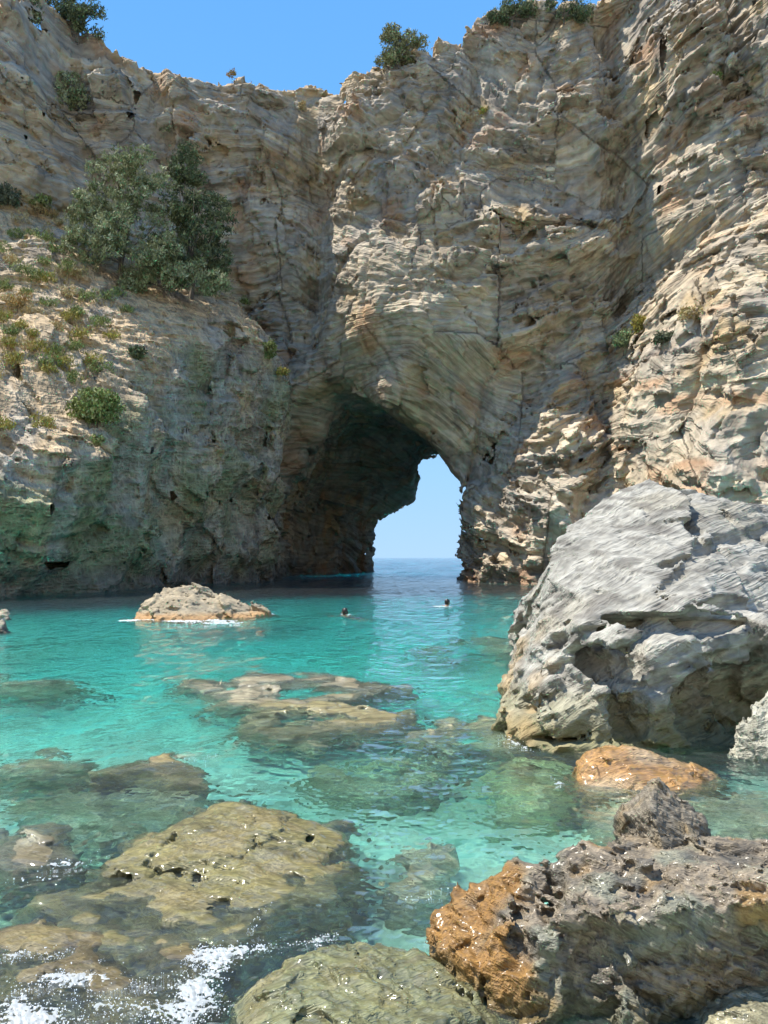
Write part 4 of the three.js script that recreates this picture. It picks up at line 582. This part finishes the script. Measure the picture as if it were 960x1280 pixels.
plant('cedar_tree', 'tree', 'dark cedar standing against the recessed cliff wall', hit(238, 372), ragged([[-0.3, 4.8, 0, 1.7, 2.6, 1.6], [-0.9, 7.6, -0.2, 1.3, 1.9, 1.2], [0.9, 3.6, 0.6, 1.6, 2.0, 1.4], [1.2, 5.6, 0.2, 1.3, 1.4, 1.2], [-0.6, 9.2, -0.3, 0.8, 1.0, 0.8], [0.6, 1.7, 1.1, 1.8, 1.1, 1.3], [-1.3, 2.6, 1.0, 1.3, 1.2, 1.1], [1.9, 2.6, 0.5, 0.9, 1.0, 0.9]], 9, 95, 0.52), 21000, 0.16, CEDAR, { trunk: 0.17, limbs: 1, clump: 16, slim: 0.24 });
plant('juniper_tree', 'tree', 'small juniper clinging to the cliff above the big trees', hit(97, 150), [[-0.3, 2.0, 0.9, 1.0, 1.2, 0.8], [-0.6, 0.9, 0.9, 0.8, 0.7, 0.7], [0.5, 1.2, 0.8, 0.7, 0.8, 0.6]], 2600, 0.14, JUNIPER, { trunk: 0.09, clump: 12, slim: 0.3 });
plant('juniper_tree', 'tree', 'juniper spilling over the slope under the two big trees', hit(205, 370), ragged([[0, 1.4, 0.8, 1.9, 0.9, 1.1], [1.8, 1.0, 0.9, 1.2, 0.8, 0.9], [-1.5, 0.9, 0.8, 1.2, 0.7, 0.9], [3.2, 0.4, 0.9, 1, 0.6, 0.8]], 12, 40, 0.5), 12000, 0.15, JUNIPER, { trunk: 0.1, clump: 14, slim: 0.24, limbs: 1 });
// trees and bushes on the skyline
const rim = (px, py, D) => W(px, py, D);
plant('pine_tree', 'tree', 'dark pine on the cliff top, beside the skyline dip', rim(96, 46, 55), ragged([[0, 1.8, 0, 1.7, 1.3, 1.2], [-1.6, 1.8, 0, 1.3, 1.2, 1.1], [1.1, 0.9, 0, 0.8, 0.9, 0.8], [-0.5, 2.9, 0, 1.2, 0.9, 1]], 21, 24, 0.5), 6500, 0.15, CEDAR, { trunk: 0.12, limbs: 4, clump: 10, slim: 0.3 });
plant('pine_tree', 'tree', 'pale green pine at the left end of the cliff top', rim(18, 38, 53), ragged([[0, 2.0, 0, 2.2, 1.7, 1.3], [-1.6, 1.4, 0.4, 1.4, 1.2, 1], [1.4, 1.2, 0.3, 1, 1, 1]], 22, 20, 0.55), 5500, 0.15, JUNIPER, { trunk: 0.12, limbs: 3, clump: 10, slim: 0.3 });
plant('bush', 'bush', 'round grey-green bush standing alone on the cliff rim', rim(498, 80, 59), ragged([[0, 1.3, 0, 1.5, 1.2, 1.1], [-0.8, 0.9, 0, 1.1, 0.9, 0.9], [0.9, 1.0, 0, 1.1, 0.9, 0.9], [0.1, 2.0, 0, 1.0, 0.8, 0.8]], 23, 24, 0.45), 6500, 0.15, [[0.27, 0.27, 0.13], [0.33, 0.32, 0.17], [0.20, 0.21, 0.10]], { trunk: 0.08, clump: 12, slim: 0.3 });
plant('bush', 'bush', 'dark bush on the high rim right of the round bush', rim(640, 28, 57), ragged([[0, 0.9, 0, 1.6, 0.8, 1], [1.4, 0.8, 0, 1.1, 0.8, 0.9], [-1.2, 0.7, 0, 0.9, 0.6, 0.8]], 24, 16, 0.45), 4200, 0.14, CEDAR, { trunk: 0.07, clump: 12, slim: 0.3 });
plant('bush', 'bush', 'second dark bush on the high rim, near the gully', rim(705, 24, 56), ragged([[0, 0.7, 0, 1.3, 0.8, 1], [1.2, 0.6, 0, 0.9, 0.7, 0.8]], 25, 14, 0.45), 3000, 0.14, CEDAR, { trunk: 0.07, clump: 12, slim: 0.3 });
plant('bush', 'bush', 'bleached leafless bush beneath the juniper', hit(122, 322), [[0, 0.9, 0.5, 1.2, 0.6, 0.7], [0.9, 0.5, 0.7, 0.8, 0.5, 0.5]], 0, 0.1, SAGE, { limbs: 26, trunk: 0.045, bark: deadMat, stem: 'twigs' });
// bushes on the rock faces, one by one
for (const [label, px, py, w, h, cols, n] of [
  ['leafy bright green bush on the shaded headland face', 122, 536, 2.6, 2.2, BRIGHT, 4200], ['low bright green bush under the leafy one', 118, 558, 1.3, 0.5, BRIGHT, 900], ['dark bush hanging in the grey headland face', 173, 452, 0.9, 0.9, CEDAR, 900],
  ['bright green bush right of the cedar', 270, 356, 1.7, 1.6, BRIGHT, 2000], ['bright bush at the top of the headland edge', 306, 384, 1.1, 0.9, BRIGHT, 900], ['yellow-green bush on the headland edge above the cave', 336, 452, 1.2, 1.6, BRIGHT, 1200], ['dry yellow tuft on the lip of the headland edge', 354, 470, 0.8, 0.5, YELLOW, 500],
  ['green bush in the gully above the lit foot of the arch', 779, 438, 1.7, 1.5, CEDAR.map((c) => c.map((v) => v * 1.7)), 1800], ['yellow bush beside the green one in the gully', 797, 420, 1.2, 1.6, YELLOW, 1200], ['sage bush on the ledge right of the gully', 830, 432, 1.8, 0.9, SAGE, 1300], ['straw-coloured tuft at the top of the right flank', 862, 405, 1.8, 1.1, STRAW, 1000],
  ['small green tuft high in the right-hand gully', 893, 108, 0.8, 0.9, BRIGHT, 400], ['yellowish bush on a ledge of the upper cliff', 607, 146, 1.0, 0.6, YELLOW, 500], ['sage bush at the head of the slope, under the cliff', 8, 262, 2.4, 1.7, SAGE, 2000], ['green bush at the head of the slope beside the sage bush', 50, 262, 2.0, 1.0, BRIGHT, 1300], ['dry stalky tuft on the skyline left of the dip', 290, 97, 0.9, 0.7, RUSTY, 200], ['bright bush in the cliff cleft above the cedar', 205, 168, 1.6, 1.3, JUNIPER, 1300], ['small yellow tuft in the skyline dip', 378, 140, 0.7, 0.8, STRAW, 300]])
  plant('bush', 'bush', label, py < 100 ? W(px, py + 3, 61) : hit(px, py), [[0, h * 0.5, 0.3, w * 0.42, h * 0.42, w * 0.35], [-w * 0.2, h * 0.38, 0.35, w * 0.3, h * 0.32, w * 0.28], [w * 0.22, h * 0.42, 0.3, w * 0.28, h * 0.35, w * 0.28]], n, 0.12, cols, { trunk: 0.03, stem: 'stem', leaf: 'foliage', clump: 10, slim: 0.35 });
// tufts over the slope
{
  const kinds = [['low green tuft on the dry slope of the headland', BRIGHT, 'green tufts on the slope', [[60, 305], [3, 318], [57, 333], [6, 362], [70, 446], [112, 378], [137, 376], [150, 372], [36, 372], [84, 340], [22, 300], [95, 440], [60, 385], [160, 392], [30, 345], [100, 395], [125, 410], [45, 350], [75, 320], [15, 420], [60, 460], [90, 480], [130, 470], [110, 500], [40, 300]]], ['low yellow tuft on the dry slope of the headland', YELLOW, 'yellow tufts on the slope', [[60, 354], [87, 402], [7, 405], [13, 434], [43, 424], [103, 424], [117, 458], [83, 462], [28, 412], [52, 445], [140, 428], [20, 455], [66, 470], [53, 538], [4, 538]]], ['straw-coloured tuft on the dry slope of the headland', STRAW, 'straw tufts on the slope', [[47, 268], [75, 282], [28, 282], [90, 305], [15, 330], [100, 345], [45, 395], [72, 415], [35, 440], [88, 372], [96, 268], [12, 380]]], ['rust-coloured tuft on the dry slope of the headland', RUSTY, 'rusty tufts on the slope', [[30, 383], [22, 386], [64, 275]]]];
  const r = rng(91);
  for (const [label, cols, group, spots] of kinds) for (const [px, py] of spots) { const s = 0.6 + 0.6 * r(), w = s * 1.2, h = s * 0.75; plant('tuft', 'tuft', label, hit(px, py), [[0, h * 0.45, 0.15, w * 0.5, h * 0.45, w * 0.45], [w * 0.3 * (r() - 0.5), h * 0.3, 0.25, w * 0.4, h * 0.3, w * 0.35]], 420, 0.11, cols, { group, trunk: 0.02, stem: 'stem', leaf: 'foliage', clump: 10, slim: 0.22, up: 0.8 }); }
}
{ // dry grass, one spread
  const r = rng(17), P = [], I = []; for (let k = 0; k < 9; k++) { const a = r() * 6.28, l = 0.5 + 0.5 * r(), o = P.length / 3, x = Math.cos(a) * 0.35, z = Math.sin(a) * 0.35; P.push(-z * 0.12, 0, x * 0.12, z * 0.12, 0, -x * 0.12, x, l, z); I.push(o, o + 1, o + 2); }
  const g = new THREE.BufferGeometry(); g.setAttribute('position', new THREE.Float32BufferAttribute(P, 3)); g.setIndex(I); g.computeVertexNormals();
  const N = 2600, m = new THREE.InstancedMesh(g, new THREE.MeshStandardMaterial({ color: 0xffffff, roughness: 0.9, side: THREE.DoubleSide }), N), M = new THREE.Matrix4(), Q = new THREE.Quaternion(), E = new THREE.Euler(), col = new THREE.Color(); let k = 0, tries = 0;
  while (k < N && tries++ < 9000) { const px = r() * 165 - 12, py = 255 + r() * 225; if (px > 100 && py < 375) continue; if (noise(px / 28, py / 28, 3) < -0.15) continue; const p = hit(px, py); if (slopeMask(...p) < 0.3) continue; const s = 0.14 + 0.22 * r(); E.set(0, r() * 6.28, 0); M.compose(new THREE.Vector3(p[0], p[1] - 0.05, p[2]), Q.setFromEuler(E), new THREE.Vector3(s, s, s)); m.setMatrixAt(k, M); const c = (r() < 0.7 ? STRAW : YELLOW)[Math.floor(r() * 3)]; m.setColorAt(k, col.setRGB(c[0], c[1], c[2])); k++; }
  m.count = k; put(m, 'dry_grass', { kind: 'stuff', label: 'dry straw grass spread over the headland slope', category: 'grass' });
}

// ---------------------------------------------------------------- swimmers
function swimmer(px, py, turn, label) {
  const cap = (ax, ay, az, ra, bx, by, bz, rb) => (x, y, z) => { const ex = bx - ax, ey = by - ay, ez = bz - az, t = clamp(((x - ax) * ex + (y - ay) * ey + (z - az) * ez) / (ex * ex + ey * ey + ez * ez), 0, 1); return Math.hypot(x - ax - ex * t, y - ay - ey * t, z - az - ez * t) - lerp(ra, rb, t); };
  const bones = [cap(0, -0.02, 0, 0.055, 0, 0.05, -0.03, 0.055), cap(-0.17, -0.09, 0.02, 0.07, 0.17, -0.09, 0.02, 0.07), cap(0, -0.1, 0.03, 0.13, 0, -0.2, 0.45, 0.11), cap(0, -0.2, 0.45, 0.12, 0, -0.26, 0.6, 0.13), cap(-0.08, -0.27, 0.62, 0.085, -0.12, -0.33, 1.02, 0.055), cap(-0.12, -0.33, 1.02, 0.055, -0.12, -0.36, 1.42, 0.04), cap(0.08, -0.27, 0.62, 0.085, 0.13, -0.38, 1.0, 0.055), cap(0.13, -0.38, 1.0, 0.055, 0.12, -0.3, 1.4, 0.04), cap(-0.12, -0.36, 1.42, 0.038, -0.12, -0.36, 1.6, 0.022), cap(0.12, -0.3, 1.4, 0.038, 0.12, -0.3, 1.58, 0.022),
    cap(-0.18, -0.09, 0.0, 0.052, -0.42, -0.12, -0.14, 0.042), cap(-0.42, -0.12, -0.14, 0.04, -0.36, -0.13, -0.4, 0.03), cap(0.18, -0.09, 0.0, 0.052, 0.42, -0.1, -0.12, 0.042), cap(0.42, -0.1, -0.12, 0.04, 0.38, -0.12, -0.38, 0.03), cap(0, 0.11, -0.145, 0.02, 0, 0.085, -0.165, 0.016), cap(-0.085, 0.12, -0.05, 0.018, -0.09, 0.1, -0.05, 0.016), cap(0.085, 0.12, -0.05, 0.018, 0.09, 0.1, -0.05, 0.016)];
  for (const s of [-1, 1]) for (let f = 0; f < 4; f++) bones.push(cap(s * 0.37, -0.13, -0.39, 0.014, s * (0.40 - f * 0.022), -0.14, -0.5 + Math.abs(f - 1.4) * 0.015, 0.008)); 
  bones.push(cap(-0.345, -0.13, -0.4, 0.013, -0.31, -0.13, -0.45, 0.009), cap(0.355, -0.13, -0.39, 0.013, 0.32, -0.13, -0.44, 0.009));
  const head = (x, y, z) => (Math.hypot(x / 0.078, (y - 0.125) / 0.115, (z + 0.055) / 0.098) - 1) * 0.085, body = (x, y, z) => { let d = head(x, y, z); for (const b of bones) d = smin(d, b(x, y, z), 0.03); return d; };
  const t = put(new THREE.Group(), 'person', { label, category: 'person', group: 'swimmers in the cove' }), p = onSea(px, py);
  t.position.set(p[0], -0.02, p[2]); t.rotation.y = turn;
  put(new THREE.Mesh(meshField({ min: [-0.55, -0.5, -0.6], max: [0.55, 0.3, 1.7], h: 0.017, base: body, full: body, margin: 0.05, color: (x, y, z, c) => { const suit = z > 0.42 && z < 0.74; c[0] = suit ? 0.03 : 0.42; c[1] = suit ? 0.04 : 0.24; c[2] = suit ? 0.07 : 0.16; } }), new THREE.MeshPhysicalMaterial({ vertexColors: true, roughness: 0.45 })), 'body', null, t);
  const hair = (x, y, z) => Math.max((Math.hypot(x / 0.09, (y - 0.14) / 0.12, (z + 0.042) / 0.105) - 1) * 0.09 - 0.006 * noise(x / 0.02, y / 0.06, z / 0.02), -(y - 0.10 + (z + 0.05) * 1.1) * 0.8 - 0.06 * (z > -0.05 ? 1 : 0));
  put(new THREE.Mesh(meshField({ min: [-0.14, -0.05, -0.2], max: [0.14, 0.3, 0.12], h: 0.011, base: hair, full: hair, margin: 0.05, color: (x, y, z, c) => { c[0] = 0.028; c[1] = 0.02; c[2] = 0.015; } }), new THREE.MeshPhysicalMaterial({ vertexColors: true, roughness: 0.35 })), 'hair', null, t);
}
swimmer(432, 770, 0.5, 'dark-haired person swimming in open turquoise water near the islet');
swimmer(558, 757, -0.9, 'dark-haired person swimming toward the arch, close to its lit foot');

// ---------------------------------------------------------------- foam
function foamField(patches) { const L = patches.map(([px, py, rx, ry, k]) => { const p = onSea(px, py), e = onSea(px + rx, py), f = onSea(px, py + ry); return [p[0], p[2], Math.abs(e[0] - p[0]), Math.abs(f[2] - p[2]), k]; });
  return (x, z, l) => { const wx = x + 2.5 * l * noise(x / (6 * l), z / (6 * l), 11), wz = z + 2.5 * l * noise(x / (6 * l), z / (6 * l), 15); let m = 0; for (const q of L) m += q[4] * Math.exp(-(((wx - q[0]) / q[2]) ** 2 + ((wz - q[1]) / q[3]) ** 2)); if (m < 0.04) return 0;
    const ux = x + 1.3 * l * noise(x / (2 * l), z / (2 * l), 1), uz = z + 1.3 * l * noise(x / (2 * l), z / (2 * l), 5), web = Math.max(1 - worley2(ux / l, uz / l) * 3, 0.85 - worley2(ux / l * 2.3, uz / l * 2.3) * 3);
    return m * (0.5 + 0.75 * web + 0.7 * noise(x / (4 * l), z / (4 * l), 8) + 0.35 * noise(x / (0.5 * l), z / (0.5 * l), 2)); }; }
const foamMat = new THREE.MeshPhysicalMaterial({ color: new THREE.Color(0.74, 0.78, 0.79), roughness: 0.5, side: THREE.DoubleSide, transmission: 0.6 });
function worley2(x, z) { let a = 9, b = 9; const i = Math.floor(x), k = Math.floor(z); for (let u = -1; u < 2; u++) for (let w = -1; w < 2; w++) { const d = Math.hypot(i + u + 0.5 + 0.45 * hash3(i + u, k + w, 1) - x, k + w + 0.5 + 0.45 * hash3(i + u, k + w, 2) - z); if (d < a) { b = a; a = d; } else if (d < b) b = d; } return b - a; }
const bubbleMat = new THREE.MeshPhysicalMaterial({ color: new THREE.Color(0.9, 0.92, 0.92), roughness: 0.25 });
function foam(label, patches, x0, x1, z0, z1, h, lace, lift = 0.004, bubbles = 0, thr = 0.62) {
  const m = foamField(patches), nx = Math.ceil((x1 - x0) / h), nz = Math.ceil((z1 - z0) / h), id = new Int32Array((nx + 1) * (nz + 1)).fill(-1), F2 = new Float32Array((nx + 1) * (nz + 1)), P = [], I = [];
  for (let i = 0; i <= nx; i++) for (let j = 0; j <= nz; j++) F2[i * (nz + 1) + j] = m(x0 + i * h, z0 + j * h, lace) - thr;
  const vert = (i, j) => { const k = i * (nz + 1) + j; if (id[k] < 0) { const x = x0 + i * h, z = z0 + j * h; id[k] = P.length / 3; P.push(x, wave(x, z) + lift + Math.min(0.03, lace * 0.35) * Math.max(-0.1, F2[k]) + 0.12 * lace * noise(x / (0.3 * lace), z / (0.3 * lace), 3), z); } return id[k]; };
  for (let i = 0; i < nx; i++) for (let j = 0; j < nz; j++) { const k = i * (nz + 1) + j; if (F2[k] + F2[k + 1] + F2[k + nz + 1] + F2[k + nz + 2] > 0) { const a = vert(i, j), b = vert(i + 1, j), c = vert(i + 1, j + 1), d = vert(i, j + 1); I.push(a, c, b, a, d, c); } }
  const g = new THREE.BufferGeometry(); g.setAttribute('position', new THREE.Float32BufferAttribute(P, 3)); g.setIndex(I); g.computeVertexNormals();
  put(new THREE.Mesh(g, foamMat), 'foam', { kind: 'stuff', label, category: 'foam' });
  if (!bubbles) return;
  const r = rng(bubbles), ball = new THREE.IcosahedronGeometry(1, 1), im = new THREE.InstancedMesh(ball, bubbleMat, bubbles), M = new THREE.Matrix4(); let k = 0, tries = 0;
  while (k < bubbles && tries++ < bubbles * 60) { const x = lerp(x0, x1, r()), z = lerp(z0, z1, r()), s = m(x, z, lace); if (s < 0.12 + 0.9 * r()) continue; const q = lace * (0.03 + 0.07 * r() * r()); M.makeScale(q, q, q).setPosition(x, wave(x, z) + q * 0.3 + (r() < 0.06 ? lace * r() : 0), z); im.setMatrixAt(k++, M); }
  im.count = k; put(im, 'foam_bubbles', { kind: 'stuff', label: label.replace('foam', 'bubbles of foam'), category: 'foam' });
}
foam('white foam washing between the near rocks', [[40, 1262, 110, 22, 0.72], [120, 1225, 90, 14, 0.66], [60, 1190, 80, 9, 0.5], [258, 1225, 26, 42, 0.85], [300, 1190, 50, 10, 0.75], [385, 1172, 40, 7, 0.55], [200, 1275, 60, 18, 0.7], [325, 1145, 10, 18, 0.5]], -1.9, 0.0, -4.2, -2.5, 0.0065, 0.04, 0.004, 3200, 0.5);
foam('thin foam streaks round the low rocks', [[105, 1072, 40, 10, 0.6], [40, 1100, 60, 8, 0.5], [245, 955, 28, 6, 0.6], [650, 930, 22, 10, 0.6], [540, 1120, 60, 14, 0.42], [700, 980, 16, 8, 0.5]], -2.9, 2.4, -8.2, -3.3, 0.013, 0.06, 0.003, 700, 0.5);
foam('white wash along the foot of the islet', [[175, 774, 26, 2, 0.8], [250, 777, 70, 2.2, 0.9], [335, 768, 30, 2, 0.8], [434, 771, 12, 1.6, 0.7], [552, 758, 14, 1.4, 0.75]], -11.5, 3.5, -31, -16, 0.055, 0.25, 0.012, 0, 0.5);
renderer.render(scene, camera);
